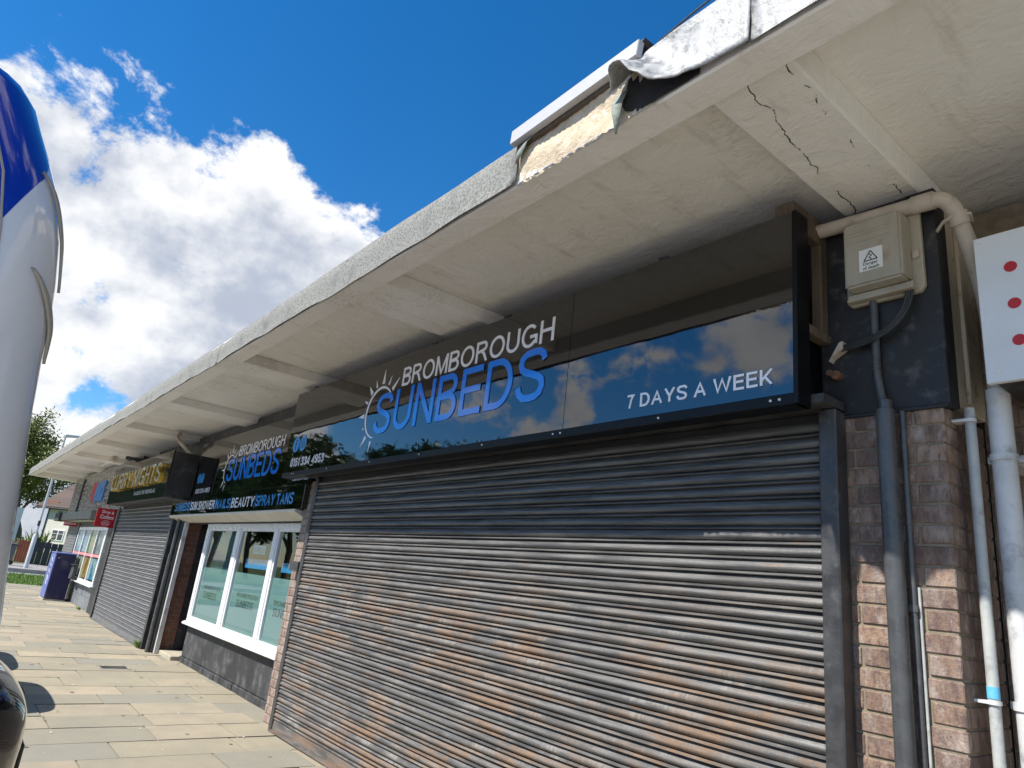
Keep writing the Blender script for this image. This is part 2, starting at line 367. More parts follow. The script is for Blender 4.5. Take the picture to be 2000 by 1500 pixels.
def link(name, me, mat=None, parent=None, loc=None):
    o = bpy.data.objects.new(name, me); col.objects.link(o)
    if mat and me is not None and not me.materials: me.materials.append(M[mat])
    if parent: o.parent = parent
    if loc is not None: o.location = loc
    OFF[o] = (OFF[parent] if parent else Vector((0, 0, 0))) + Vector(o.location)
    return o
def obj(name, mb, mat, parent=None, bevel=0, smooth_=False, seg=1, base=None, mod=None):
    """one mesh object given in world coordinates; top-level ones get their origin at base"""
    loc = Vector(base) if base is not None else Vector((0, 0, 0))
    off = (OFF[parent] if parent else Vector((0, 0, 0))) + loc
    o = link(name, mb.mesh(name, off, bevel, smooth_, seg), mat, parent, loc)
    if mod: s_ = o.modifiers.new('sub', 'SUBSURF'); s_.levels = s_.render_levels = mod
    return o
def tag(o, label, cat=None, group=None, kind=None):
    if label: o['label'] = label
    if cat: o['category'] = cat
    if group: o['group'] = group
    if kind: o['kind'] = kind
    return o
def thing(name, base, label, cat, group=None):
    return tag(link(name, None, loc=base), label, cat, group)
def struct(name, mb, mat, **k): return tag(obj(name, mb, mat, **k), None, kind='structure')
def arc(cx, cy, rx, ry, a0, a1, n=14):
    return [(cx + rx * math.cos(R(a0 + (a1 - a0) * k / n)), cy + ry * math.sin(R(a0 + (a1 - a0) * k / n))) for k in range(n + 1)]
def glyphs(h):
    """plain grotesque capitals and digits as centre lines; cap height 1, half stroke h: name -> (width, strokes)"""
    t = 1 - h; G = {}
    S_ = [(.93, .74), (.87, .86), (.72, .925), (.5, t), (.28, .915), (.14, .84), (.11, .73), (.17, .63), (.32, .565), (.52, .515), (.72, .455), (.86, .38), (.90, .27), (.84, .15), (.70, .085), (.48, h), (.27, .085), (.13, .17), (.06, .30)]
    def st(*p): return list(p)
    G['A'] = (.92, [st((h * .9, 0), (.46, .985), (.92 - h * .9, 0)), st((.20, .34), (.72, .34))])
    G['B'] = (.74, [st((h, 0), (h, 1)), [(h, t)] + arc(.44, .755, .74 - h - .47, t - .755, 90, -90) + [(h, .53)], [(h, .515)] + arc(.44, (.515 + h) / 2, .74 - h - .44, (.515 - h) / 2, 90, -90) + [(h, h)]])
    ring = lambda w, a0, a1, n=28: arc(w / 2, .5, w / 2 - h, .5 - h + .01, a0, a1, n)
    G['C'] = (.86, [ring(.86, 38, 322)])
    G['D'] = (.82, [st((h, 0), (h, 1)), [(h, t)] + arc(.36, .5, .82 - h - .36, .5 - h, 90, -90, 20) + [(h, h)]])
    G['E'] = (.72, [st((h, 0), (h, 1)), st((h, t), (.72, t)), st((h, .53), (.68, .53)), st((h, h), (.74, h))])
    G['F'] = (.66, [st((h, 0), (h, 1)), st((h, t), (.66, t)), st((h, .52), (.60, .52))])
    G['G'] = (.92, [ring(.92, 40, 318)[:] + [(.92 - h, .18), (.92 - h, .47)], st((.50, .455), (.92, .455))])
    G['H'] = (.78, [st((h, 0), (h, 1)), st((.78 - h, 0), (.78 - h, 1)), st((h, .53), (.78 - h, .53))])
    G['I'] = (2 * h, [st((h, 0), (h, 1))])
    G['K'] = (.78, [st((h, 0), (h, 1)), st((h, .30), (.74, 1)), st((.30, .56), (.74, 0))])
    G['L'] = (.62, [st((h, 0), (h, 1)), st((h, h), (.62, h))])
    G['M'] = (.92, [st((h, 0), (h, 1)), st((.92 - h, 0), (.92 - h, 1)), st((h, .98), (.46, .04), (.92 - h, .98))])
    G['N'] = (.78, [st((h, 0), (h, 1)), st((.78 - h, 0), (.78 - h, 1)), st((h, .97), (.78 - h, .03))])
    G['O'] = (.96, [ring(.96, 0, 360, 36)])
    G['P'] = (.72, [st((h, 0), (h, 1)), [(h, t)] + arc(.44, .735, .72 - h - .44, t - .735, 90, -90) + [(h, .47)]])
    G['R'] = (.80, [st((h, 0), (h, 1)), [(h, t)] + arc(.46, .745, .74 - h - .46, t - .745, 90, -90) + [(h, .49)], st((.42, .48), (.56, .38), (.76, 0))])
    G['S'] = (.80, [[(a * .80, b_) for a, b_ in S_]])
    G['T'] = (.78, [st((.39, 0), (.39, 1)), st((0, t), (.78, t))])
    G['U'] = (.78, [[(h, 1), (h, .36)] + arc(.39, .36, .39 - h, .36 - h, 180, 360, 18)[1:] + [(.78 - h, 1)]])
    G['W'] = (1.28, [st((h, 1), (.34, .02), (.64, .96), (.94, .02), (1.28 - h, 1))])
    G['Y'] = (.86, [st((.43, 0), (.43, .42)), st((h, 1), (.43, .41), (.86 - h, 1))])
    G['0'] = (.64, [arc(.32, .5, .32 - h, .5 - h, 0, 360, 30)])
    G['1'] = (.36, [st((.29, 0), (.29, .98), (.16, .82), (.0, .74))])
    G['3'] = (.64, [[(.05, .73)] + arc(.31, .745, .24, .255 - h, 160, -80, 16) + [(.24, .52)], [(.24, .525)] + arc(.31, .27 + h * .3, .33 - h, .25 - h * .5, 85, -165, 18)])
    G['4'] = (.68, [st((.52, 0), (.52, .97), (.05, .28), (.68, .28))])
    G['5'] = (.64, [[(.58, t), (.18, t), (.11, .47)] + arc(.31, .33, .32 - h, .33 - h, 130, -165, 20)])
    G['7'] = (.64, [st((0, t), (.60, t), (.40, .62), (.24, 0))])
    G['9'] = (.64, [arc(.32, .68, .31 - h, .32 - h, 0, 360, 24), arc(.30, .46, .63 - h - .30, .46 - h, 20, -150, 18)])
    return G
def stroke_mesh(s, bold, track):
    h = .066 + bold; G = glyphs(h); x = 0; mb = MB(); k = 0
    for c in s:
        if c == ' ': x += .44 * track; continue
        w, strokes = G[c]
        for pts in strokes:
            k += 1; n = len(pts); L, R_ = [], []
            closed = (Vector(pts[0]) - Vector(pts[-1])).length < 1e-4
            for i in range(n):
                p_ = Vector(pts[i]); a = Vector(pts[i - 1] if i else (pts[-2] if closed else pts[0])); b_ = Vector(pts[i + 1] if i < n - 1 else (pts[1] if closed else pts[-1]))
                d1 = (p_ - a).normalized() if (p_ - a).length > 1e-6 else (b_ - p_).normalized()
                d2 = (b_ - p_).normalized() if (b_ - p_).length > 1e-6 else d1
                n1 = Vector((-d1.y, d1.x)); n2 = Vector((-d2.y, d2.x)); m_ = (n1 + n2)
                m_ = m_.normalized() if m_.length > .2 else n1
                q = h / max(.42, m_.dot(n1)); L.append(p_ + m_ * q); R_.append(p_ - m_ * q)
            zz = .5 - .03 * (k % 5)
            clampv = lambda v: (x + v.x, min(1.015, max(-.015, v.y)))
            lo_ = [clampv(v) for v in L]; ro_ = [clampv(v) for v in R_]
            mb.grid([[(a[0], a[1], -.5) for a in lo_], [(a[0], a[1], zz) for a in lo_], [(a[0], a[1], zz) for a in ro_], [(a[0], a[1], -.5) for a in ro_]])
        x += w + .155 * track
    me = bpy.data.meshes.new('lettering'); me.from_pydata([tuple(v) for v in mb.v], [], mb.f); me.update()
    return me
GL = set(glyphs(.066)) | {' '}
def text(name, s, u0, u1, v0, v1, w, mat, parent, depth=.003, bold=0, face='-Y', track=1.0):
    """lettering fitted to a rectangle on a vertical plane; u runs left to right as read"""
    if set(s) <= GL: me = stroke_mesh(s, bold, track)
    else:
        c = bpy.data.curves.new(name, 'FONT'); c.body = s; c.extrude = .5; c.offset = bold; c.space_character = track; c.resolution_u = 4
        t = bpy.data.objects.new(name, c); col.objects.link(t)
        bpy.context.view_layer.update()
        me = bpy.data.meshes.new_from_object(t.evaluated_get(bpy.context.evaluated_depsgraph_get()))
        bpy.data.objects.remove(t); bpy.data.curves.remove(c)
    xs = [v.co.x for v in me.vertices]; ys = [v.co.y for v in me.vertices]
    x0, x1, y0, y1 = min(xs), max(xs), min(ys), max(ys)
    off = OFF[parent]
    for v in me.vertices:
        u = u0 + (v.co.x - x0) / (x1 - x0) * (u1 - u0); h = v0 + (v.co.y - y0) / (y1 - y0) * (v1 - v0)
        d = w - depth * (v.co.z + .5) if face == '-Y' else w + depth * (v.co.z + .5)
        v.co = (Vector((u, d, h)) if face == '-Y' else Vector((d, u, h))) - off
    me.name = name
    return link(name, me, mat, parent, (0, 0, 0))
def words(name, s, u0, u1, *a, **k):
    bold = a[6] if len(a) > 6 else k.get('bold', 0); tr = k.get('track', 1.0); G = glyphs(.066 + bold)
    ws = s.split(' '); L = [sum(G[c][0] for c in w) + .155 * tr * (len(w) - 1) for w in ws]; gap = .50 * tr
    f_ = (u1 - u0) / (sum(L) + gap * (len(ws) - 1)); x = u0
    for w, l in zip(ws, L): text(name, w, x, x + l * f_, *a, **k); x += (l + gap) * f_
def copy_tree(o, parent=None):
    c = o.copy(); col.objects.link(c); c.parent = parent
    for ch in list(o.children): copy_tree(ch, c)
    return c
def disc(mb, cx, cz, r, y0, y1, seg=28, squash=1):
    return mb.prism([(cx + r * squash * math.cos(2 * math.pi * k / seg), cz + r * math.sin(2 * math.pi * k / seg)) for k in range(seg)], 'y', y0, y1)

# ------------------------------------------------------------------ ground
struct('car_park', MB().box(-24.6, 900, -900, -2.46, -.30, -.11), 'concrete_pale')
struct('road', MB().box(-900, -24.6, -900, 900, -.42, -.20), 'road_grey')
struct('back_yard', MB().box(-24.6, 900, 8.6, 900, -.30, -.12), 'asphalt')
pave = struct('pavement', MB().box(-26.2, 6, -2.40, .9, -.30, -.012), 'joint_soil')
kerb = struct('kerb', MB(), 'kerb')
kme = MB().box(-.455, .455, -.058, .058, -.10, .0).mesh('kerb_stone', bevel=.012)
for i in range(34):
    link('kerb_stone', kme, 'kerb', kerb, (5.5 - i * .925, -2.46, .0))
sme = MB().box(-.5, .5, -.5, .5, -1, 0).mesh('paving_slab', bevel=.012)
xr = 5.8; rowi = 0
while xr > -26.0:
    w = random.choice((.50, .50, .52, .47, .55, .45)); yy = .33 - random.uniform(0, .75)
    edges = [.33]
    while yy > -2.38:
        edges.append(yy); yy -= random.choice((.90, .90, .76, .84, .62))
    edges.append(-2.395)
    for a, b_ in zip(edges, edges[1:]):
        L = a - b_
        if L < .06: continue
        s_ = link('paving_slab', sme, 'paving', pave, (xr - w / 2, (a + b_) / 2, random.uniform(-.004, .002)))
        s_.scale = (w - .011, L - .011, .045)
        s_.rotation_euler = (random.uniform(-.003, .003), random.uniform(-.004, .004), random.uniform(-.002, .002))
    xr -= w; rowi += 1
struct('grass_verge', MB().box(-33.4, -26.2, -40, 30, -.30, -.02), 'soil_grass')
gv = MB(); rg = random.Random(3)
for i in range(9000):
    x = rg.uniform(-33.3, -26.3); y = rg.uniform(-3.5, 3.5); a = rg.uniform(0, 6.3); h = rg.uniform(.03, .09)
    dx, dy = math.cos(a) * .012, math.sin(a) * .012
    gv.add([(x - dx, y - dy, -.03), (x + dx, y + dy, -.03), (x + dy * 2, y - dx * 2, h)], [(0, 1, 2)])
tag(obj('verge_grass', gv, 'grass'), 'mown green grass on the verge beyond the shops', 'grass', kind='stuff')
struct('far_pavement', MB().box(-47, -39.3, -40, 40, -.30, -.03), 'road_grey')
struct('far_garden', MB().box(-400, -47, -200, 300, -.30, -.01), 'soil_grass')

# ------------------------------------------------------------------ shop building
B = thing('shop_building', (-10, 1, 0), 'flat roofed single storey shopping parade with white ribbed canopy and brick piers', 'building')
ZR = 3.18; ZC = 3.28
# walls of the shell
wl = MB()
wl.box(-24.5, 6, 7.9, 8.5, -.1, 3.2)
wl.box(-24.5, -24.1, .42, 7.9, -.1, 3.2)
wl.box(5.6, 6, .42, 7.9, -.1, 3.2)
wl.box(-6.80, -1.0, .12, .42, -.1, 3.24).box(-6.80, -.94, .425, .9, -.1, 3.24)                   # behind the big shutter
wl.box(-16.9, -11.75, .10, .9, -.1, 3.24)                 # behind the second shutter
wl.box(-11.75, -6.80, .10, .9, 2.0, 3.24)                 # over the window
obj('wall', wl, 'black_paint', B)
obj('party_wall', MB().box(-6.78, -6.5, .9, 7.9, -.1, 3.2).box(-12.6, -12.3, .9, 7.9, -.1, 3.2), 'interior', B)
obj('floor', MB().box(-24.1, 5.6, .9, 7.9, -.2, -.005), 'interior', B)
slab = obj('canopy_slab', MB().box(-25, 6, -1.165, 8.5, ZC, 3.375), 'soffit_plaster', B)
obj('edge_beam', MB().box(-25, 6, -1.181, -1.035, 3.150, ZC + .004), 'soffit_plaster', B, bevel=.008)
rib_edges = [(-.95, -1.29)] + [(-3.69 - 2.735 * i, -4.21 - 2.735 * i) for i in range(8)] + [(1.9, 1.45), (4.6, 4.2)]
for i, (a, b_) in enumerate(rib_edges):
    mb = MB().prism([(b_ + .012, ZR), (a - .012, ZR), (a + .006, ZC + .002), (b_ - .006, ZC + .002)], 'y', -1.04, .44)
    obj('canopy_rib', mb, 'rib_plaster' if i == 0 else 'soffit_plaster', B, bevel=.008)
obj('roof_felt', MB().box(-25.02, 6, -1.16, 8.5, 3.378, 3.392), 'felt', B)
obj('end_beam', MB().box(-25.06, -24.6, -1.03, .44, 3.15, ZC), 'soffit_plaster', B, bevel=.01)
# felt-covered canopy edge: separate lengths with wavy lower edges
def felt(x0, x1, zt0, zt1, mat, seed, zb=3.146, flare=.006):
    rr = random.Random(seed); n = max(10, int((x1 - x0) / .06)); rows = []
    ph = [rr.uniform(0, 6.3) for _ in range(6)]
    def wob(x, k, a): return a * (math.sin(x * k + ph[0]) + .6 * math.sin(x * k * 2.3 + ph[1]) + .4 * math.sin(x * k * 5.1 + ph[2]))
    for j in range(7):
        t = j / 6; row = []
        for i in range(n + 1):
            x = x0 + (x1 - x0) * i / n
            zt = zt0 + (zt1 - zt0) * i / n + wob(x, 1.3, .006); z = zt + (zb + wob(x, 2.1, .006) - zt) * t
            y = -1.194 - flare * t * t - abs(wob(x + 3, 1.7, .006)) * t - (.004 if j in (2, 3) else 0) + (.010 if j == 0 else 0)
            row.append((x, y, z))
        rows.append(row)
    top = [(p[0], -1.0, p[2] + .006) for p in rows[0]]
    mb = MB().grid([top] + rows + [[(p[0], p[1] + .006, p[2] + .001) for p in rows[-1]]])
    o = obj('felt_edge', mb, mat, B, smooth_=True)
    so = o.modifiers.new('thick', 'SOLIDIFY'); so.thickness = .004
    return o
felt(-6.62, -2.185, 3.352, 3.388, 'felt', 1)
felt(-11.9, -6.60, 3.352, 3.354, 'felt', 2, zb=3.142)
felt(-17.6, -11.88, 3.36, 3.34, 'felt', 3, zb=3.148)
felt(-25.05, -17.58, 3.37, 3.36, 'felt', 4)
felt(-1.012, 6.0, 3.42, 3.44, 'felt_silver', 5)
# torn silver length with its lifted lip
rows = []
zbk = [(-1.575, 3.255), (-1.54, 3.282), (-1.49, 3.292), (-1.44, 3.265), (-1.39, 3.205), (-1.34, 3.165), (-1.30, 3.158), (-1.25, 3.166), (-1.18, 3.160), (-1.0, 3.152)]
ob = [(-1.575, .05), (-1.5, .13), (-1.44, .15), (-1.38, .115), (-1.32, .07), (-1.26, .03), (-1.15, .012), (-1.0, .014)]
ztk = [(-1.575, 3.36), (-1.50, 3.385), (-1.42, 3.405), (-1.3, 3.415), (-1.0, 3.42)]
def lerp(tab, x):
    for (a, va), (b_, vb) in zip(tab, tab[1:]):
        if x <= b_:
            t = max(0, (x - a) / (b_ - a)); t = t * t * (3 - 2 * t); return va + (vb - va) * t
    return tab[-1][1]
for j in range(11):
    t = j / 10; row = []
    for i in range(41):
        x = -1.575 + (.575) * i / 40
        zt = lerp(ztk, x); zb = lerp(zbk, x)
        sag = .03 * math.sin(t * math.pi) * max(0, 1 - abs(x + 1.33) / .14)
        row.append((x + .05 * (1 - t) * max(0, (-1.46 - x) / .11), -1.203 - lerp(ob, x) * t ** 1.6 + sag * .8 , zt + (zb - zt) * t))
    rows.append(row)
top = [(p[0], -1.0, p[2] + .006) for p in rows[0]]
o = obj('felt_flap', MB().grid([top] + rows), 'felt_silver', B, smooth_=True)
o['label'] = 'torn silver roofing felt with its corner curled up'
so = o.modifiers.new('thick', 'SOLIDIFY'); so.thickness = .005
# hanging tail of felt
tl = [[(-1.575, -1.21, 3.27), (-1.52, -1.205, 3.275)], [(-1.582, -1.225, 3.22), (-1.535, -1.215, 3.225)], [(-1.565, -1.24, 3.17), (-1.525, -1.23, 3.18)], [(-1.555, -1.235, 3.12), (-1.535, -1.225, 3.125)], [(-1.552, -1.225, 3.075), (-1.546, -1.222, 3.077)]]
o = obj('felt_tail', MB().grid(tl), 'felt_under', B, smooth_=True); so = o.modifiers.new('thick', 'SOLIDIFY'); so.thickness = .004
tl = [[(-2.18, -1.20, 3.345), (-2.075, -1.20, 3.365)], [(-2.183, -1.215, 3.30), (-2.10, -1.225, 3.325)], [(-2.186, -1.21, 3.25), (-2.15, -1.215, 3.27)]]
o = obj('felt_tail', MB().grid(tl), 'felt_under', B, smooth_=True); so = o.modifiers.new('thick', 'SOLIDIFY'); so.thickness = .004
# bare rough concrete where the felt has gone
rr = random.Random(11); rows = []
for j in range(8):
    row = []
    for i in range(61):
        x = -2.19 + .80 * i / 60; z = 3.148 + .225 * j / 7 + (rr.uniform(-.006, .004) if j == 0 else 0)
        row.append((x, -1.183 - rr.uniform(0, .007) - .006 * math.sin(x * 7 + j), z))
    rows.append(row)
obj('bare_concrete', MB().grid(rows), 'concrete_raw', B, smooth_=True)
cv = [[(x, -1.192 - .004 * math.sin(x * 60), z0 + (z1 - z0) * k / 3) for x, z0, z1 in ((-1.565, 3.235, 3.30), (-1.535, 3.185, 3.33), (-1.48, 3.160, 3.35), (-1.42, 3.157, 3.36), (-1.36, 3.158, 3.36), (-1.28, 3.160, 3.36), (-1.20, 3.160, 3.36))] for k in range(4)]  # dark sheet behind the flap, standing in for the shade of the hollow
obj('void_shade_patch', MB().grid(cv), 'void_shade', B)
ch = MB(); rr = random.Random(5)
for i in range(46):
    x = rr.uniform(-2.17, -1.56); s_ = rr.uniform(.003, .009)
    ch.add([(x - s_ * 1.8, -1.190, 3.148), (x + s_ * 1.6, -1.194, 3.149), (x + s_, -1.186, 3.138 + s_ * .4), (x, -1.192, 3.149 + s_)], [(0, 1, 2), (0, 1, 3), (1, 2, 3), (0, 2, 3)])
tag(obj('broken_edge', ch, 'board_white', B), None, kind='stuff')
obj('verge_board', MB().prism([(-2.215, 3.352), (-1.462, 3.378), (-1.452, 3.448), (-2.21, 3.424)], 'y', -1.236, -1.203), 'board_white', B, bevel=.003)
obj('board_batten', MB().prism([(-2.20, 3.338), (-1.50, 3.358), (-1.50, 3.40), (-2.20, 3.40)], 'y', -1.203, -1.184), 'timber', B)
obj('felt_remnant', MB().prism([(-1.78, 3.437), (-1.46, 3.447), (-1.44, 3.458), (-1.70, 3.452)], 'y', -1.215, -1.05), 'black_paint', B)

# brick piers: mortar core plus every brick
COURSE = .075
bh = .0655
def brick_mesh(L, D_): return MB().box(-L / 2, L / 2, -D_ / 2, D_ / 2, -bh / 2, bh / 2).mesh('brick', bevel=.0035)
BM = {}
def brick(parent, x, y, z, L, D_, mat, rz=0):
    key = (round(L, 3), round(D_, 3), mat)
    if key not in BM: BM[key] = brick_mesh(L, D_)
    o = link('brick', BM[key], mat, parent, Vector((x, y, z)) - OFF[parent])
    o.rotation_euler = (random.uniform(-.006, .006), random.uniform(-.006, .006), rz + random.uniform(-.006, .006))
    return o
J = .0095
def pier(xr, xl, yback, n, ztop, mat, side=True):
    P = obj('brick_pier', MB().box(xl, xr - .006, .006, yback, -.05, ztop), 'mortar', B)
    for c in range(n):
        z = .04 + c * COURSE
        if z + bh / 2 > ztop + .016: break
        if c % 2: pieces = [.1025, .215, .1025]
        else: pieces = [.215, .215]
        x = xr
        first = True
        for L in pieces:
            L_ = min(L, x - xl)
            if L_ < .03: break
            D_ = .215 if (first and c % 2) else .1025
            brick(P, x - L_ / 2, D_ / 2 - .0 + random.uniform(-.0015, .0015), z, L_, D_, mat)
            x -= L_ + J; first = False
        if side:
            y = (.215 if c % 2 else .1025) + J
            k = 0
            while y < yback - .03:
                L_ = min(.215, yback - y)
                brick(P, xr - .1025 / 2, y + L_ / 2, z, .1025, L_, mat); y += L_ + J; k += 1
    return P
pier(-.94, -1.39, .42, 30, 2.235, 'brick')
pier(-6.42, -6.80, .24, 30, 2.235, 'brick_pale', side=False)
# brick return of the doorway
P = obj('doorway_brickwork', MB().box(-11.75, -11.386, .10, .30, -.05, 2.0), 'mortar', B)
for c in range(26):
    z = .04 + c * COURSE; y = .10
    for L in ((.1025, .09) if c % 2 else (.20,)):
        brick(P, -11.38 - .1025 / 2, y + L / 2, z, .1025, L, 'brick_red'); y += L + J
obj('pier_face', MB().box(-12.0, -11.36, .045, .0985, -.05, 2.235), 'black_paint', B)
obj('pier_face', MB().box(-17.55, -16.45, .06, .099, -.05, 2.235), 'black_paint', B)
# recess beside the right-hand pier: back wall and a neighbouring shop front out to the right
P = obj('recess_wall', MB().box(-.936, -.30, .426, .9, -.1, 3.24), 'mortar', B)
for c in range(40):
    z = .04 + c * COURSE; x = -.93 if c % 2 else -.815
    if not c % 2: brick(P, -.93 + .05, .42 + .05, z, .1025, .1025, 'brick'); 
    while x < -.32:
        L_ = min(.215, -.30 - x); brick(P, x + L_ / 2, .42 + .05, z, L_, .1025, 'brick'); x += L_ + J
obj('recess_wall_lower', MB().box(-.30, 5.6, .42, .9, -.1, .55).box(-.30, 5.6, .42, .9, 2.1, 3.24), 'black_render', B)
W = obj('shop_window', MB().box(-.30, 5.6, .50, .56, .55, .62).box(-.30, 5.6, .50, .56, 2.03, 2.1).box(-.30, -.24, .50, .56, .62, 2.03).box(1.6, 1.66, .5, .56, .62, 2.03).box(3.6, 3.66, .5, .56, .62, 2.03), 'upvc', B)
obj('pane', MB().box(-.24, 5.6, .525, .531, .62, 2.03), 'pane', W)
obj('corner_post', MB().prism([(.10, 2.275), (.415, 2.275), (.415, 3.22), (.10, 3.22)], 'x', -.985, -.922), 'brown_dirty', B, bevel=.006)
obj('corner_post', MB().box(-.921, -.905, .20, .235, 2.30, 3.2), 'brown_dirty', B, bevel=.003)
obj('black_board', MB().box(-1.40, -.912, -.006, .095, 2.248, 3.178), 'black_panel', B, bevel=.004)
obj('board_bottom_lip', MB().box(-1.38, -.915, -.016, .03, 2.236, 2.247), 'black_panel', B)
bt = MB()
bt.tube([(-1.345, -.05, 2.435), (-1.345, -.002, 2.435)], .014, 6).tube([(-1.325, -.035, 2.425), (-1.325, -.002, 2.425)], .02, 8)
obj('rusty_bolt', bt, 'rust_bolt', B)

# window shop: base wall, window, doorway
obj('window_base', MB().box(-10.60, -6.805, .22, .9, .075, .485), 'black_render', B, bevel=.006)
for i in range(17):
    x = -10.62 + i * .225
    obj('plinth_brick', MB().box(x, x + .215, .205 + random.uniform(-.004, .004), .40, -.03, .07), 'black_render', B, bevel=.005)
W = obj('shop_window', MB().box(-10.58, -6.805, .17, .24, 1.80, 1.86).box(-10.58, -6.805, .17, .24, .53, .575)
        .box(-10.58, -10.48, .17, .24, .575, 1.80).box(-9.27, -9.13, .17, .24, .575, 1.80).box(-7.95, -7.84, .17, .24, .575, 1.80), 'upvc', B, bevel=.006)
W['label'] = 'white plastic shop window with frosted lower panes'
obj('sill', MB().prism([(.135, .488), (.24, .488), (.24, .528), (.17, .528), (.135, .510)], 'x', -10.64, -6.806), 'upvc', W, bevel=.004)
for a, b_ in ((-10.48, -9.27), (-9.13, -7.95), (-7.84, -6.81)):
    g = .035
    f_ = MB().box(a, a + g, .185, .235, .576, 1.80).box(b_ - g, b_, .185, .235, .576, 1.80).box(a + g, b_ - g, .185, .235, .576, .60).box(a + g, b_ - g, .185, .235, 1.765, 1.80)
    obj('bead', f_, 'upvc', W, bevel=.003)
    obj('pane', MB().box(a + .02, b_ - .02, .205, .211, .59, 1.79), 'pane', W)
    obj('frosted_film', MB().box(a + g, b_ - g, .2125, .2145, .60, 1.265), 'film', W)
for a, b_, s_ in ((-10.23, -9.52, 1), (-8.86, -8.13, 1), (-7.64, -6.90, 1)):
    text('film_lettering', 'BROMBOROUGH', a, b_, .985, 1.035, .2118, 'ink_black', W, .0005, track=1.25)
    text('film_lettering', 'SUNBEDS', a + .02, b_ - .12, .87, .955, .2118, 'ink_black', W, .0005)
bl = MB()
for i in range(15):
    x = -10.43 + i * .078; bl.box(x, x + .058, .30, .306 + .02 * (i % 2), .9, 1.80)
obj('vertical_blind', bl, 'blind', W)
obj('window_notice', MB().box(-8.62, -8.22, .2125, .2135, 1.50, 1.60), 'letter_sky', W)
obj('window_notice', MB().box(-8.80, -8.05, .2125, .2135, 1.33, 1.44), 'letter_sky', W)
obj('window_notice', MB().box(-7.62, -7.05, .2125, .2135, 1.33, 1.43), 'letter_sky', W)
text('notice_lettering', 'SUNBEDS', -8.58, -8.26, 1.52, 1.58, .212, 'ink_black', W, .0006)
obj('interior_back_wall', MB().box(-12.3, -6.8, 3.2, 3.3, 0, 3.2), 'interior', B)
obj('lintel', MB().box(-11.30, -6.806, .12, .25, 1.862, 1.995), 'black_render', B)
D_ = obj('door', MB().box(-11.36, -10.6, .42, .47, .06, 1.86), 'black_paint', B)
obj('door_side_panel', MB().box(-11.383, -11.362, .302, .42, .06, 1.86), 'black_paint', B)
obj('door_handle', MB().tube([(-10.75, .40, .95), (-10.75, .38, .95), (-10.75, .38, 1.15), (-10.75, .40, 1.15)], .01, 8), 'upvc', D_)
obj('door_step', MB().box(-11.36, -10.66, .10, .60, -.05, .055), 'step', B, bevel=.008)

# post-counter shop front at the far end
P = obj('tiled_base', MB().box(-21.7, -17.55, .115, .9, -.05, .50), 'mortar', B)
tm = MB().box(-.155, .155, -.006, .006, -.12, .12).mesh('wall_tile', bevel=.004)
for i in range(13):
    for j in range(2): link('wall_tile', tm, 'tile_grey', P, Vector((-21.53 + i * .318, .109, .125 + j * .247)) - OFF[P])
W = obj('shop_window', MB().box(-21.65, -17.58, .04, .115, 1.72, 1.80).box(-21.65, -17.58, .04, .115, .53, .60).box(-21.65, -21.56, .04, .115, .60, 1.72).box(-17.70, -17.58, .04, .115, .60, 1.72), 'upvc', B, bevel=.006)
obj('sill', MB().box(-21.75, -17.5, -.01, .115, .502, .528), 'upvc', W, bevel=.004)
for i in range(3): obj('mullion', MB().box(-20.63 + i * .97, -20.55 + i * .97, .035, .11, .60, 1.72), 'upvc', W)
obj('transom_strip', MB().box(-21.56, -17.70, .036, .05, 1.12, 1.18), 'transom_pink', W)
pm = [('poster_cool', 'poster_cool', 'poster_mix', 'poster_dark'), ('poster_pale', 'poster_pale', 'poster_warm', 'poster_sky')]
for j in range(2):
    for i in range(4):
        x = -21.54 + i * .97
        obj('poster', MB().box(x, x + .87, .066, .070, .63 + j * .56 if j == 0 else 1.20, 1.10 if j == 0 else 1.70), pm[1 - j][i], W)
obj('pane', MB().box(-21.56, -17.70, .058, .063, .60, 1.72), 'pane', W)
obj('top_frame', MB().box(-21.65, -17.58, .05, .12, 1.802, 1.93), 'black_paint', B)
obj('shutter_housing', MB().prism([(-.22, 1.955), (-.02, 1.93), (.05, 1.93), (.05, 2.15), (-.22, 2.15)], 'x', -23.6, -18.6), 'panel_grey', B, bevel=.01)
obj('housing_trim', MB().box(-23.58, -18.62, -.19, .04, 1.915, 1.932), 'panel_lime', B)
obj('housing_end', MB().box(-24.6, -23.7, -.28, .05, 1.93, 2.16), 'black_render', B, bevel=.01)
obj('fascia_panel', MB().box(-24.3, -16.05, -.03, .09, 2.16, 3.2), 'marble_grey', B)
obj('fascia_bracket', MB().box(-22.6, -22.45, -.06, -.031, 2.16, 3.1), 'black_paint', B)
dsl = MB()
W = obj('entrance_shutter', MB().box(-23.95, -22.0, .08, .10, 0, 1.93), 'dark_steel', B)
slm = MB().prism([(-.02, -.03), (0, -.035), (0, .035), (-.012, .035)], 'x', -.97, .97).mesh('slat')
for i in range(26): link('slat', slm, 'shutter_grey', W, Vector((-22.97, .079, .05 + i * .073)) - OFF[W])
obj('wall_far', MB().box(-24.1, -21.7, .101, .9, -.1, 3.2).box(-21.7, -16.9, .125, .9, 1.95, 3.24), 'black_paint', B)
obj('interior_back_wall', MB().box(-24, -12.6, 3.2, 3.3, 0, 3.2), 'interior', B)

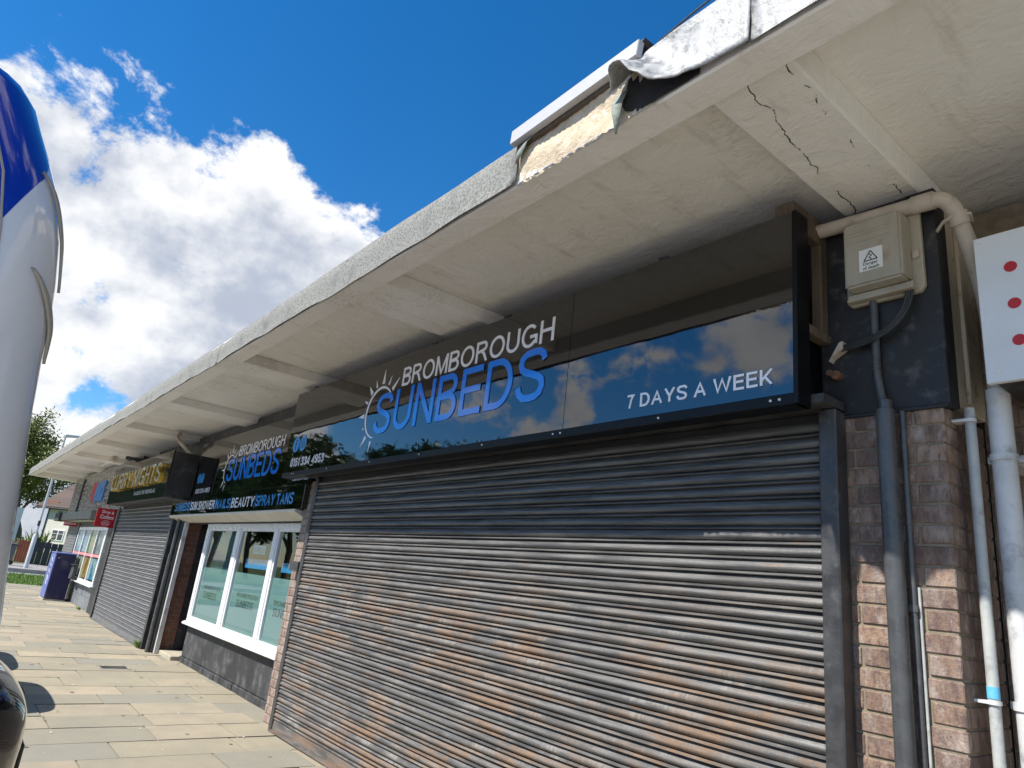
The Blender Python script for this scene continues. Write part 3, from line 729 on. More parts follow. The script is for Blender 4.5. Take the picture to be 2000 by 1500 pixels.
# ------------------------------------------------------------------ roller shutters
def slat_mesh(L, pitch):
    prof = [(.009, .000), (.003, .0015), (-.013, .0025), (-.0175, .0050), (-.0172, .0075), (-.001, .0160), (.005, .0168), (.009, .0180), (.009, .0195), (.005, .0205)]
    h0, h1 = .0205, pitch
    for k in range(11):
        t = k / 10; z = h0 + (h1 - h0) * t
        prof.append((-.022 * math.sin(math.pi * (.08 + .90 * t) ** .78) + .004, z))
    rows = [[(-L / 2, y, z) for y, z in prof], [(L / 2, y, z) for y, z in prof]]
    me = MB().grid(rows).mesh('slat')
    me.polygons.foreach_set('use_smooth', [True] * len(me.polygons)); me.set_sharp_from_angle(angle=R(35))
    return me
def roller(base, x0, x1, y, z0, ztop, pitch, mat, label, rails):
    t = thing('roller_shutter', base, label, 'roller shutter', 'roller shutters')
    me = slat_mesh(x1 - x0, pitch); z = z0 + .088
    while z + pitch < ztop + .02:
        o = link('slat', me, mat, t, Vector(((x0 + x1) / 2, y + random.uniform(-.002, .002), z + random.uniform(-.001, .001))) - Vector(base)); o.rotation_euler = (random.uniform(-.05, .05), 0, random.uniform(-.0006, .0006)); z += pitch
    obj('bottom_rail', MB().prism([(y - .016, z0), (y + .016, z0), (y + .016, z0 + .086), (y - .010, z0 + .086)], 'x', x0, x1), mat, t, bevel=.004)
    obj('bottom_angle', MB().box(x0, x1, y - .05, y - .017, z0 - .0, z0 + .008), mat, t)
    obj('backing', MB().box(x0, x1, y + .012, y + .018, z0 + .05, ztop), 'ink_black', t)
    for a, b_, ya, yb in rails:
        obj('guide_rail', MB().box(a, b_, ya, yb, 0.004, ztop), 'dark_steel', t, bevel=.006)
    return t
rs = roller((-3.9, -.05, 0), -6.415, -1.372, -.045, .008, 2.262, .0645, 'shutter_rusty', 'large rusty grey roller shutter closed under the seven days a week sign',
            ((-1.376, -1.302, -.094, -.003), (-6.478, -6.41, -.07, -.003)))
obj('lock_box', MB().box(-6.70, -6.50, -.075, -.004, 1.365, 1.455), 'dark_steel', rs, bevel=.004)
obj('head_trim', MB().box(-6.62, -1.30, -.19, -.02, 2.265, 2.30), 'dark_steel', rs)
roller((-14, 0, 0), -16.30, -11.86, .0, .006, 2.20, .0645, 'shutter_grey', 'clean grey roller shutter closed under the gold lettered sign', ((-11.86, -11.76, -.045, .044), (-16.42, -16.30, -.045, .058)))

# ------------------------------------------------------------------ signs
def sun_logo(x, z, s, y, parent):
    def X(a): return x + a * s
    def Z(a): return z + a * s
    cx, cz, r = .045, .185, .212
    a0, a1 = R(24), R(264); n = 44; out = []; inn = []
    for i in range(n + 1):
        a = a0 + (a1 - a0) * i / n; w = .006 + .018 * math.sin(math.pi * min(1, i / n * 1.0)) ** .7
        out.append((X(cx + (r + w / 2) * math.cos(a)), Z(cz + (r + w / 2) * math.sin(a)))); inn.append((X(cx + (r - w / 2) * math.cos(a)), Z(cz + (r - w / 2) * math.sin(a))))
    mb = MB()
    for i in range(n): mb.prism([inn[i], inn[i + 1], out[i + 1], out[i]], 'y', y, y - .003)
    obj('sun_ring', mb, 'letter_white', parent)
    tips = [(.317, .441, .020), (.183, .478, .013), (.057, .554, .021), (-.077, .483, .012), (-.191, .447, .022), (-.238, .322, .013), (-.308, .182, .020), (-.20, .06, .010), (-.179, -.089, .020), (-.033, -.145, .014)]
    for tx, tz, w in tips:
        d = Vector((tx - cx, tz - cz)).normalized(); q = Vector((-d.y, d.x)); b0 = Vector((cx, cz)) + d * (r + .032)
        pts = [b0 + q * w, b0 - q * w, Vector((tx, tz))]
        obj('sun_ray', MB().prism([(X(p_.x), Z(p_.y)) for p_ in pts], 'y', y, y - .003), 'letter_white', parent)
    text('lettering', 'BROMBOROUGH', X(.367), X(2.125), Z(.352), Z(.508), y, 'letter_white', parent, .004, track=.93)
    text('lettering', 'SUNBEDS', X(0), X(2.09), Z(-.005), Z(.338), y, 'letter_blue', parent, .006, track=.9)
def icons(x, z, r, y, parent, m1='letter_sky'):
    for k in (0, 1):
        cx = x + k * r * 2.12
        d = obj('social_badge', disc(MB(), cx, z, r, y, y - .003, 28, .98), m1, parent)
        if k == 0: text('badge_mark', 'f', cx - r * .26, cx + r * .3, z - r * .75, z + r * .62, y - .003, 'ink_black', d, .001, .02)
        else:
            mb = MB()
            for (q0, q1) in ((.56, .46), (.28, .19)):
                for i in range(24):
                    a, b_ = 2 * math.pi * i / 24, 2 * math.pi * (i + 1) / 24
                    def pt(a, q):
                        c, s_ = math.cos(a), math.sin(a); kk = (abs(c) ** 5 + abs(s_) ** 5) ** -.2 if q > .4 else 1
                        return (cx + r * q * c * kk, z + r * q * s_ * kk)
                    mb.prism([pt(a, q1), pt(b_, q1), pt(b_, q0), pt(a, q0)], 'y', y - .003, y - .004)
            obj('badge_mark', mb, 'ink_black', d)

S = thing('fascia_sign', (-4.08, -.15, 2.26), 'long glossy black fascia sign reading 7 days a week above the rusty shutter', 'sign', 'tanning shop signs')
Y0 = -.29
obj('panel', MB().box(-6.80, -2.722, Y0, -.20, 2.285, 3.11), 'sign_gloss', S)
obj('panel', MB().box(-2.718, -1.372, Y0, -.20, 2.285, 3.11), 'sign_gloss', S)
obj('frame', MB().box(-6.802, -1.354, Y0 - .004, -.19, 2.238, 2.283).box(-1.371, -1.350, Y0 - .006, -.195, 2.238, 3.113), 'sign_edge', S, bevel=.002)
sc = MB()
for x in (-6.55, -6.50, -5.75, -4.95, -4.2, -3.45, -2.79, -2.73, -2.05, -1.47, -1.43): disc(sc, x, 2.262, .0055, Y0 - .0045, Y0 - .009, 8)
obj('frame_screws', sc, 'label_white', S)
for a in ((-1.40, -1.352, -.193, .02, 2.575, 2.615), (-1.41, -1.365, -.06, .0, 2.617, 3.05), (-1.41, -1.365, -.193, .0, 3.05, 3.11), (-6.7, -6.64, -.19, -.0, 3.05, 3.11)):
    obj('timber_batten', MB().box(*a), 'timber', S, bevel=.003)
obj('back_board', MB().box(-6.7, -1.42, -.19, -.17, 2.29, 3.10), 'black_paint', S)
for x in (-2.10, -3.40, -4.28, -6.45):
    obj('fixing_block', MB().box(x - .03, x + .03, -.26, -.205, 3.112, 3.150), 'black_paint', S, bevel=.004)
obj('top_board', MB().box(-1.46, -1.372, -.275, -.02, 3.114, 3.176), 'timber', S)
sun_logo(-4.993, 2.488, 1.0, Y0, S)
words('lettering', '7 DAYS A WEEK', -2.255, -1.462, 2.334, 2.406, Y0, 'letter_white', S, .004, .012)
words('lettering', '0151 334 4953', -6.64, -5.865, 2.333, 2.418, Y0, 'letter_white', S, .004, .006)
icons(-6.587, 2.557, .079, Y0, S)

S = thing('fascia_sign', (-8.9, .05, 2.23), 'smaller glossy black sunbeds sign above the shop window', 'sign', 'tanning shop signs')
obj('panel', MB().box(-11.10, -6.72, -.012, .09, 2.222, 3.04), 'sign_gloss', S)
sun_logo(-9.608, 2.393, .90, -.012, S)
icons(-10.92, 2.50, .075, -.012, S)
words('lettering', '0151 334 4953', -10.96, -10.26, 2.275, 2.345, -.012, 'letter_white', S, .003)
words('lettering', '7 DAYS A WEEK', -7.24, -6.80, 2.275, 2.335, -.012, 'letter_white', S, .003)
text('lettering', 'SUNBEDS', -7.5, -7.02, 2.335, 2.365, -.012, 'letter_blue', S, .003)

S = thing('strip_sign', (-9.3, 0, 1.96), 'low black strip sign listing nails, beauty and spray tans above the window', 'sign', 'tanning shop signs')
obj('panel', MB().box(-11.93, -6.73, -.06, .04, 1.966, 2.218), 'sign_gloss', S, bevel=.003)
x = -11.70; strip_words = [('SUNBEDS', .80, 'letter_sky'), ('SUN SHOWER', 1.16, 'letter_white'), ('NAILS', .60, 'letter_sky'), ('BEAUTY', .82, 'letter_white'), ('SPRAY TANS', 1.12, 'letter_sky')]
for i, (w_, L, mt) in enumerate(strip_words):
    words('lettering', w_, x, x + L, 2.018, 2.143, -.06, mt, S, .003, .02)
    x += L
    if i < 4:
        obj('divider', MB().box(x + .022, x + .030, -.0635, -.0605, 1.995, 2.165), 'letter_sky', S); x += .055
t = thing('shutter_housing', (-9.3, 0, 1.85), 'cream shutter box and guide rail below the strip sign', 'shutter housing')
obj('box', MB().prism([(-.085, 1.962), (-.085, 1.935), (.075, 1.868), (.115, 1.868), (.115, 1.962)], 'x', -11.86, -6.83), 'cream_box', t, bevel=.004)
obj('guide_rail', MB().box(-11.345, -11.295, .035, .098, .0, 1.866), 'pipe_white', t, bevel=.004)
obj('rail_seal', MB().box(-11.36, -11.347, .02, .098, .0, 1.866), 'ink_black', t)

S = thing('curry_sign', (-13.7, -.15, 2.19), 'deep box sign with gold lettering on grey panel above grey shutter', 'sign')
obj('box', MB().box(-16.0, -11.372, -.33, .04, 2.192, 2.90), 'black_paint', S, bevel=.004)
obj('face_panel', MB().box(-16.02, -11.352, -.352, -.331, 2.188, 2.905), 'sign_gloss_grey', S)
words('lettering', 'CURRY NIGHTS', -15.62, -11.62, 2.425, 2.73, -.352, 'letter_gold', S, .06, .01)
words('letter_faces', 'CURRY NIGHTS', -15.62, -11.62, 2.425, 2.73, -.413, 'letter_pale', S, .004, -.004)
words('lettering', 'TASTE OF BENGAL', -13.55, -11.95, 2.28, 2.345, -.352, 'letter_grey', S, .006)

S = thing('hanging_sign', (-17, .05, 1.76), 'red drop and collect sign projecting from the wall', 'sign')
obj('board', MB().box(-17.02, -16.985, -.33, .035, 1.765, 2.155), 'po_red', S, bevel=.004)
obj('wall_bracket', MB().box(-17.012, -16.993, .035, .062, 1.80, 2.19), 'pipe_white', S)
text('lettering', '&', -.055, -.005, 2.045, 2.11, -16.985, 'letter_white', S, .002, .02, '+X')
text('lettering', 'Drop', -.235, -.08, 2.035, 2.115, -16.985, 'letter_white', S, .002, .02, '+X')
text('lettering', 'Collect', -.255, .01, 1.94, 2.02, -16.985, 'letter_white', S, .002, .02, '+X')
mb = MB(); 
for i in range(32):
    a, b_ = 2 * math.pi * i / 32, 2 * math.pi * (i + 1) / 32
    q = lambda a, r_: (-.125 + 1.35 * r_ * math.cos(a), 1.85 + r_ * math.sin(a))
    mb.prism([q(a, .052), q(b_, .052), q(b_, .057), q(a, .057)], 'x', -16.985, -16.982)
obj('logo_ring', mb, 'letter_white', S)
text('lettering', 'POST', -.165, -.085, 1.855, 1.882, -16.985, 'letter_white', S, .002, .02, '+X')
text('lettering', 'OFFICE', -.180, -.07, 1.82, 1.845, -16.985, 'letter_white', S, .002, .02, '+X')
S = thing('shop_sign', (-19.7, -.05, 2.42), 'faded red and blue panel on marbled grey fascia', 'sign')
obj('red_panel', MB().box(-20.55, -20.02, -.062, -.032, 2.43, 2.90), 'po_red', S)
obj('blue_panel', MB().box(-20.018, -18.8, -.062, -.032, 2.40, 2.89), 'po_blue', S)
for i in range(5): obj('pale_stripe', MB().box(-19.9 + i * .2, -19.82 + i * .2, -.065, -.0625, 2.50, 2.70 + .03 * (i % 2)), 'letter_sky', S)
S = thing('payment_sign', (-22.4, -.2, 1.80), 'small red payment sign under grey shutter housing', 'sign')
obj('board', MB().box(-22.5, -22.47, -.25, .06, 1.80, 1.915), 'po_red', S)
text('lettering', 'payzone', -.235, .04, 1.82, 1.895, -22.47, 'letter_white', S, .002, .01, '+X')

# white sign with red spots at the right edge
S = thing('spotted_sign', (.6, .1, 2.29), 'white sign with red spots hung beside the pipes at the right', 'sign')
obj('panel', MB().box(-.776, 2.4, -.055, -.03, 2.288, 2.862), 'sign_white', S, bevel=.002)
obj('box', MB().box(-.760, 2.38, -.03, .41, 2.30, 2.85), 'black_paint', S)
for i, (x, z) in enumerate(((-.668, 2.716), (-.668, 2.572), (-.666, 2.432))):
    for k in range(5): obj('red_spot', disc(MB(), x + k * .62, z, .0205, -.0552, -.0568, 28), 'dot_red', S)
for x, z in ((-.757, 2.845), (-.735, 2.325)): obj('rivet', disc(MB(), x, z, .007, -.0552, -.059, 10), 'label_white', S)

# ------------------------------------------------------------------ pipes, electrics
def elbow(a, c, b_, n=6):
    a, c, b_ = Vector(a), Vector(c), Vector(b_)
    return [a.lerp(c, t / n).lerp(c.lerp(b_, t / n), t / n) for t in range(n + 1)]
t = thing('cream_drain_pipe', (-.8, .14, 0), 'stained cream drain pipe along the soffit bending down behind spotted sign', 'pipe')
p1 = [(-1.42, -.055, 3.118), (-1.15, -.055, 3.10), (-.90, -.055, 3.086)] + elbow((-.90, -.055, 3.086), (-.845, -.055, 3.082), (-.835, -.02, 3.02)) + elbow((-.83, .0, 2.985), (-.80, .14, 2.75), (-.80, .14, 2.55)) + [(-.80, .14, 0.0)]
obj('pipe', MB().tube(p1, .032, 18), 'pipe_cream', t, smooth_=True)
obj('collar', MB().tube([(-.975, -.055, 3.091), (-.895, -.055, 3.086)], .037, 18), 'pipe_cream', t, smooth_=True)
obj('collar', MB().tube([(-.833, -.018, 3.02), (-.829, .004, 2.975)], .037, 18), 'pipe_cream', t, smooth_=True)
obj('pipe_clip', MB().tube([(-.915, .005, 2.975), (-.875, -.038, 2.985), (-.83, -.045, 3.0), (-.79, -.01, 3.005), (-.80, .045, 3.0)], .007, 8), 'pipe_cream', t, smooth_=True)
obj('lower_pipe', MB().tube([(-.80, .14, 2.32), (-.80, .14, .004)], .039, 20), 'pipe_white', t, smooth_=True)
for z in (2.06, 1.22, .5): obj('wall_clip', MB().tube([(-.80, .14, z - .012), (-.80, .14, z + .012)], .045, 20).box(-.86, -.74, .165, .185, z - .012, z + .012).box(-.825, -.775, .185, .418, z - .012, z + .012), 'pipe_white', t, smooth_=True)
t = thing('grey_conduit', (-.885, .10, 0), 'thin grey galvanised conduit with blue tape on the pier side', 'pipe')
obj('pipe', MB().tube([(-.885, .10, 2.25), (-.885, .095, 1.6), (-.885, .09, .002)], .0185, 14), 'pipe_grey', t, smooth_=True)
obj('blue_tape', MB().tube([(-.885, .092, 1.235), (-.885, .092, 1.272)], .0190, 14), 'gaffer_blue', t, smooth_=True)
for z in (1.222, .4, 2.2): obj('saddle_clip', MB().tube([(-.885, .092, z - .006), (-.885, .092, z + .006)], .023, 14).box(-.938, -.885, .07, .115, z - .005, z + .005), 'pipe_white', t, smooth_=True)
t = thing('black_downpipe', (-1.115, -.065, 0), 'black drain pipe running down the brick pier beside the shutter', 'pipe')
obj('pipe', MB().tube([(-1.122, -.062, 2.235), (-1.115, -.062, 1.5), (-1.106, -.062, .002)], .034, 22), 'pipe_black', t, smooth_=True)
obj('socket', MB().tube([(-1.122, -.058, 2.23), (-1.122, -.058, 2.275)], .025, 16), 'pipe_black', t, smooth_=True)
obj('cable_duct', MB().tube([(-1.160, -.026, 2.72), (-1.160, -.026, 2.40), (-1.135, -.045, 2.27)], .016, 14), 'pipe_black', t, smooth_=True)
obj('side_conduit', MB().tube([(-1.078, -.016, 2.235), (-1.070, -.016, .002)], .012, 12), 'pipe_black', t, smooth_=True)
obj('side_cable', MB().tube([(-1.058, -.008, 1.575), (-1.050, -.008, .002)], .005, 8), 'pipe_grey', t, smooth_=True)
for z in (.45, 1.5): obj('pipe_bracket', MB().box(-1.16, -1.06, -.03, -.002, z - .012, z + .012), 'pipe_black', t)
t = thing('electricity_box', (-1.11, -.02, 2.72), 'weathered grey electricity box with danger of death label', 'electricity box')
obj('back_plate', MB().prism([(-1.265, 2.735), (-1.25, 2.715), (-.975, 2.715), (-.958, 2.74), (-.962, 3.085), (-1.265, 3.085)], 'y', -.035, -.008), 'box_grey', t, bevel=.005)
obj('cover', MB().prism([(-1.228, 2.755), (-.998, 2.755), (-.998, 3.052), (-1.228, 3.052)], 'y', -.135, -.036), 'box_grey', t, bevel=.010, seg=2)
obj('skirt', MB().prism([(-1.25, 2.722), (-.99, 2.722), (-.985, 2.752), (-1.24, 2.752)], 'y', -.075, -.036), 'box_grey', t, bevel=.004)
lb = obj('warning_label', MB().box(-1.163, -1.07, -.1372, -.1352, 2.813, 2.911), 'label_white', t)
mb = MB(); A, Bp, Cc = (-1.1165, 2.90), (-1.143, 2.857), (-1.090, 2.857)
for a, b_ in ((A, Bp), (Bp, Cc), (Cc, A)): mb.tube([(a[0], -.1376, a[1]), (b_[0], -.1376, b_[1])], .0022, 6)
mb.tube([(-1.120, -.1376, 2.885), (-1.112, -.1376, 2.877), (-1.122, -.1376, 2.870), (-1.112, -.1376, 2.862)], .0022, 6)
obj('warning_triangle', mb, 'ink_black', lb)
text('label_lettering', 'Danger', -1.147, -1.088, 2.834, 2.851, -.1373, 'ink_black', lb, .0005, .01)
text('label_lettering', 'of death', -1.149, -1.084, 2.817, 2.832, -.1373, 'ink_black', lb, .0005, .01)
for z in (2.985, 2.955, 3.0): obj('cover_rib', MB().box(-1.205, -1.04, -.1368, -.1352, z, z + .003), 'box_grey', t)
for x in (-.978,): obj('hinge_block', MB().box(x - .012, x + .010, -.05, -.036, 2.86, 2.89), 'pipe_cream', t)
t = thing('loose_cables', (-1.15, -.03, 2.45), 'black cables looping from electricity box to a rusty clip', 'cable')
for k in range(3):
    d = k * .011
    obj('cable', MB().tube(elbow((-1.02 + d, -.045, 2.73), (-1.03 + d, -.06 - d, 2.54 - d), (-1.30, -.035, 2.545 - d * .8), 14), .0075 - .001 * k, 8), 'cable_black', t, smooth_=True)
obj('clip', MB().prism([(-1.335, 2.50), (-1.285, 2.53), (-1.285, 2.565), (-1.30, 2.56), (-1.345, 2.485)], 'y', -.05, -.008), 'pipe_cream', t)
t = thing('roof_cable', (-1.2, -1.0, 3.39), 'thin black cable running over the canopy roof edge', 'cable')
obj('cable', MB().tube([(-1.52, -1.15, 3.40), (-1.40, -1.18, 3.437), (-1.26, -1.18, 3.462), (-1.12, -1.18, 3.478), (-.8, -1.14, 3.49), (-.2, -1.0, 3.46), (.6, -.8, 3.405)], .004, 8), 'cable_black', t, smooth_=True)
t = thing('soffit_downpipe', (-11.9, .1, 2.2), 'cream swan neck rain pipe from soffit to wall beside gold sign', 'pipe')
obj('pipe', MB().tube([(-11.75, -.28, 3.25), (-11.75, -.28, 3.15), (-11.55, .0, 2.86), (-11.50, .03, 2.66)], .033, 12), 'pipe_cream', t, smooth_=True)
obj('socket', MB().tube([(-11.75, -.28, 3.25), (-11.75, -.28, 3.21)], .055, 12), 'pipe_cream', t, smooth_=True)
obj('collar', MB().tube([(-11.50, .03, 2.72), (-11.50, .03, 2.60)], .045, 12), 'pipe_white', t, smooth_=True)
obj('lower_pipe', MB().tube([(-11.50, .0, 2.60), (-11.50, .0, .0)], .033, 12), 'pipe_black', t, smooth_=True)
obj('stack_pipe', MB().tube([(-11.44, -.02, 1.38), (-11.44, -.02, .0)], .036, 12), 'pipe_black', t, smooth_=True)
t = thing('canopy_light', (-15.2, 0, 3.1), 'black tube light fixed under the canopy by gold sign', 'light')
obj('tube', MB().tube([(-15.3, -.35, 3.10), (-15.28, .08, 3.10)], .035, 12), 'pipe_black', t, smooth_=True)
obj('bracket', MB().box(-15.32, -15.26, -.05, .05, 3.12, 3.279), 'pipe_black', t)
t = thing('canopy_light', (-18.0, -.3, 3.1), 'pale strip light fixed under the canopy further along', 'light')
obj('batten', MB().box(-18.6, -17.0, -.33, -.25, 3.19, 3.279), 'pipe_cream', t, bevel=.006)
obj('tube', MB().tube([(-18.55, -.29, 3.17), (-17.05, -.29, 3.17)], .02, 10), 'label_white', t, smooth_=True)

# ------------------------------------------------------------------ pavement furniture
t = thing('street_cabinet', (-20.75, -.2, 0), 'scuffed dark blue metal cabinet standing on the pavement by poster window', 'cabinet')
obj('body', MB().box(-21.2, -20.31, -.445, -.02, .03, 1.09), 'kiosk_blue', t, bevel=.012)
obj('street_panel', MB().box(-21.19, -20.32, -.462, -.446, .05, 1.08), 'kiosk_side', t, bevel=.004)
obj('plinth', MB().box(-21.22, -20.29, -.47, -.01, .0, .03), 'step', t)
obj('lid', MB().box(-21.22, -20.295, -.47, -.01, 1.092, 1.12), 'kiosk_side', t, bevel=.006)
rr = random.Random(9)
for i in range(5): obj('panel_mark', MB().tube([(-20.9 + rr.uniform(-.1, .1), -.464, .92 - i * .14), (-20.75, -.464, .98 - i * .14), (-20.6, -.464, .90 - i * .14 + rr.uniform(-.03, .03)), (-20.78, -.464, .87 - i * .14)], .012, 6), 'letter_grey', t)
obj('door_catch', MB().box(-20.309, -20.303, -.40, -.36, .98, 1.0), 'letter_grey', t)
t = thing('wall_bin', (-19.9, -.05, .53), 'small dark box bin fixed on the poster window sill', 'bin')
obj('body', MB().prism([(-.10, .545), (-.01, .545), (-.01, .86), (-.085, .86)], 'x', -20.15, -19.75), 'black_render', t, bevel=.008)
obj('lid', MB().box(-20.18, -19.72, -.12, .0, .861, .885), 'black_paint', t, bevel=.004)
def tuft(x, y, n, h, seed, label):
    rr = random.Random(seed); t = thing('weed', (x, y, 0), label, 'weed', 'weeds at the wall foot'); mb = MB()
    for i in range(n):
        a = rr.uniform(0, 6.3); r0 = rr.uniform(0, .10); L = rr.uniform(.4, 1) * h; w = .006
        bx_, by_ = x + r0 * math.cos(a) * 1.6, y - abs(r0 * math.sin(a)) * .5
        ex, ey = bx_ + math.cos(a) * L * .7, by_ - abs(math.sin(a)) * L * .5
        px_, py_ = -math.sin(a) * w, math.cos(a) * w
        mb.add([(bx_ - px_, by_ - py_, 0), (bx_ + px_, by_ + py_, 0), ((bx_ + ex) / 2 + px_, (by_ + ey) / 2 + py_, L * .7), ((bx_ + ex) / 2 - px_, (by_ + ey) / 2 - py_, L * .7), (ex, ey, L * .8)], [(0, 1, 2, 3), (3, 2, 4)])
    obj('blades', mb, 'grass', t)
tuft(-11.95, -.03, 60, .13, 1, 'green weed tuft at the foot of the grey shutter by black pipe')
tuft(-18.2, .02, 30, .08, 2, 'small weed by the tiled base of the poster window')
rr = random.Random(21); mb = MB()
for i in range(34):
    x = rr.uniform(-11.5, -5.2); y = rr.uniform(-2.2, .1); s_ = rr.uniform(.003, .011); a = rr.uniform(0, 3)
    c, s2 = math.cos(a) * s_, math.sin(a) * s_
    mb.add([(x - c, y - s2, .004), (x + s2, y - c, .005), (x + c, y + s2, .004), (x - s2, y + c, .005), (x, y, .004 + s_ * .4)], [(0, 1, 4), (1, 2, 4), (2, 3, 4), (3, 0, 4), (3, 2, 1, 0)])
tag(obj('pavement_litter', mb, 'label_white'), 'tiny pale scraps and grit scattered on the paving', 'litter', kind='stuff')

t = thing('inspection_cover', (-9.9, -.72, 0), 'small grey metal cover plate set among the pale paving slabs', 'cover')
obj('plate', MB().box(-10.0, -9.8, -.86, -.58, -.03, .006), 'dark_steel', t, bevel=.002)
obj('frame', MB().box(-10.03, -10.002, -.89, -.55, -.03, .004).box(-9.798, -9.77, -.89, -.55, -.03, .004), 'kerb', t)
gm = MB(); rr = random.Random(31)
for i in range(48):
    x = rr.uniform(-13, -5.0); y = rr.uniform(-2.2, .2); q = rr.uniform(.012, .026)
    gm.add([(x + q * rr.uniform(.7, 1) * math.cos(k * .785), y + q * rr.uniform(.7, 1) * math.sin(k * .785), .0038) for k in range(8)], [tuple(range(8))])
tag(obj('chewing_gum', gm, 'gum'), 'flattened dark chewing gum spots on the paving', 'gum', kind='stuff')
# ------------------------------------------------------------------ vehicles
def wheel(parent, x, y, z, r, w):
    d = 1 if x > OFF[parent].x else -1
    o = obj('wheel', MB().tube([(x - w / 2, y, z), (x - w / 2 + .02, y, z), (x + w / 2 - .02, y, z), (x + w / 2, y, z)], [r * .93, r, r, r * .93], 26), 'tyre', parent, smooth_=True)
    mb = MB().tube([(x + d * (w / 2 - .01), y, z), (x + d * (w / 2 + .006), y, z)], [r * .62, r * .60], 20)
    obj('rim', mb, 'rim', o, smooth_=True)
def car(cx, nose, paint, label, zs=1.0, lz=-.11):
    """hatchback parked nose-in: nose at y = nose facing +Y, length 4.1 m"""
    t = thing('parked_car', (cx, nose - 2, lz), label, 'car', 'cars parked nose-in at the kerb')
    # stations: (s from nose, half width, z bottom, z shoulder, z top of lower body)
    st = [(0.0, .55, .30, .50, .62), (.06, .70, .24, .53, .69), (.20, .80, .20, .60, .78), (.45, .86, .19, .66, .85), (.9, .885, .19, .72, .93), (1.3, .89, .19, .76, .98), (2.2, .89, .19, .78, .98), (3.3, .88, .2, .80, 1.0), (3.85, .84, .25, .80, 1.0), (4.05, .74, .33, .75, .93), (4.1, .6, .40, .68, .85)]
    rows = []
    for s_, w, zb, zm, zt in st:
        y = nose - s_
        half = [(w * .80, zb), (w * .97, zb + .10), (w, zm), (w * .965, zt - .05), (w * .86, zt), (w * .45, zt + .025)]
        rows.append([(cx + a, y, lz + z * zs + .11) for a, z in half] + [(cx - a, y, lz + z * zs + .11) for a, z in half[::-1]])
    mb = MB().grid(rows, closed=True)
    n = len(rows[0]); o0 = 0; mb.f.append(tuple(range(n))); mb.f.append(tuple(range((len(rows) - 1) * n, len(rows) * n))[::-1])
    obj('body', mb, paint, t, smooth_=True, mod=2)
    gh = []
    for s_, w, zt in ((1.05, .80, 1.02), (1.75, .70, 1.40), (2.3, .66, 1.47), (3.1, .66, 1.45), (3.75, .70, 1.28), (4.0, .76, 1.02)):
        y = nose - s_; zb = .97
        half = [(.80, zb), (w + (.80 - w) * .35, zb + (zt - zb) * .6), (w * .93, zt), (w * .4, zt + .02)]
        gh.append([(cx + a, y, lz + z * zs + .11) for a, z in half] + [(cx - a, y, lz + z * zs + .11) for a, z in half[::-1]])
    mb = MB().grid(gh, closed=True); n = len(gh[0]); mb.f.append(tuple(range(n))); mb.f.append(tuple(range(5 * n, 6 * n))[::-1])
    obj('cabin_glass', mb, 'car_glass', t, smooth_=True, mod=2)
    rf = [[(cx + a, nose - s_, lz + .11 + z * zs) for a in (-.60, -.3, .3, .60)] for s_, z in ((1.85, 1.43), (2.3, 1.485), (3.1, 1.475), (3.6, 1.36))]
    o = obj('roof', MB().grid(rf), paint, t, smooth_=True); m_ = o.modifiers.new('t', 'SOLIDIFY'); m_.thickness = .03
    for s_ in (-1, 1):
        hl = [[(cx + s_ * a, nose - b_, lz + .11 + z * zs) for a, b_, z in r_] for r_ in (((.50, .035, .52), (.62, .06, .525), (.745, .15, .54), (.815, .27, .555)), ((.51, .045, .585), (.63, .075, .59), (.75, .165, .605), (.815, .285, .615)))]
        o = obj('headlight', MB().grid(hl), 'headlamp', t, smooth_=True); m_ = o.modifiers.new('t', 'SOLIDIFY'); m_.thickness = .03; m_.offset = 0
        mr = [(cx + s_ * .90, nose - 1.42, lz + 1.10 * zs), (cx + s_ * .98, nose - 1.40, lz + 1.12 * zs), (cx + s_ * 1.06, nose - 1.42, lz + 1.11 * zs)]
        obj('door_mirror', MB().tube(mr, [.03, .075, .06], 10), paint, t, smooth_=True)
        for q in (.80, 3.35): wheel(t, cx + s_ * .80, nose - q, lz + .31 * zs, .31 * zs, .20)
    obj('grille', MB().box(cx - .42, cx + .42, nose - .03, nose + .012, lz + .44 * zs, lz + .60 * zs), 'black_paint', t, bevel=.01)
    obj('number_plate', MB().box(cx - .26, cx + .26, nose + .013, nose + .02, lz + .48 * zs, lz + .58 * zs), 'label_white', t)
    return t
car(-4.50, -2.22, 'car_black', 'glossy black car whose nose pokes in at the lower left corner')
car(-8.26, -2.27, 'car_silver', 'silver car parked nose-in, shadow tip falling on the paving', 1.35)
car(-10.45, -2.39, 'car_white', 'white car parked nose-in further along the kerb', 1.35)

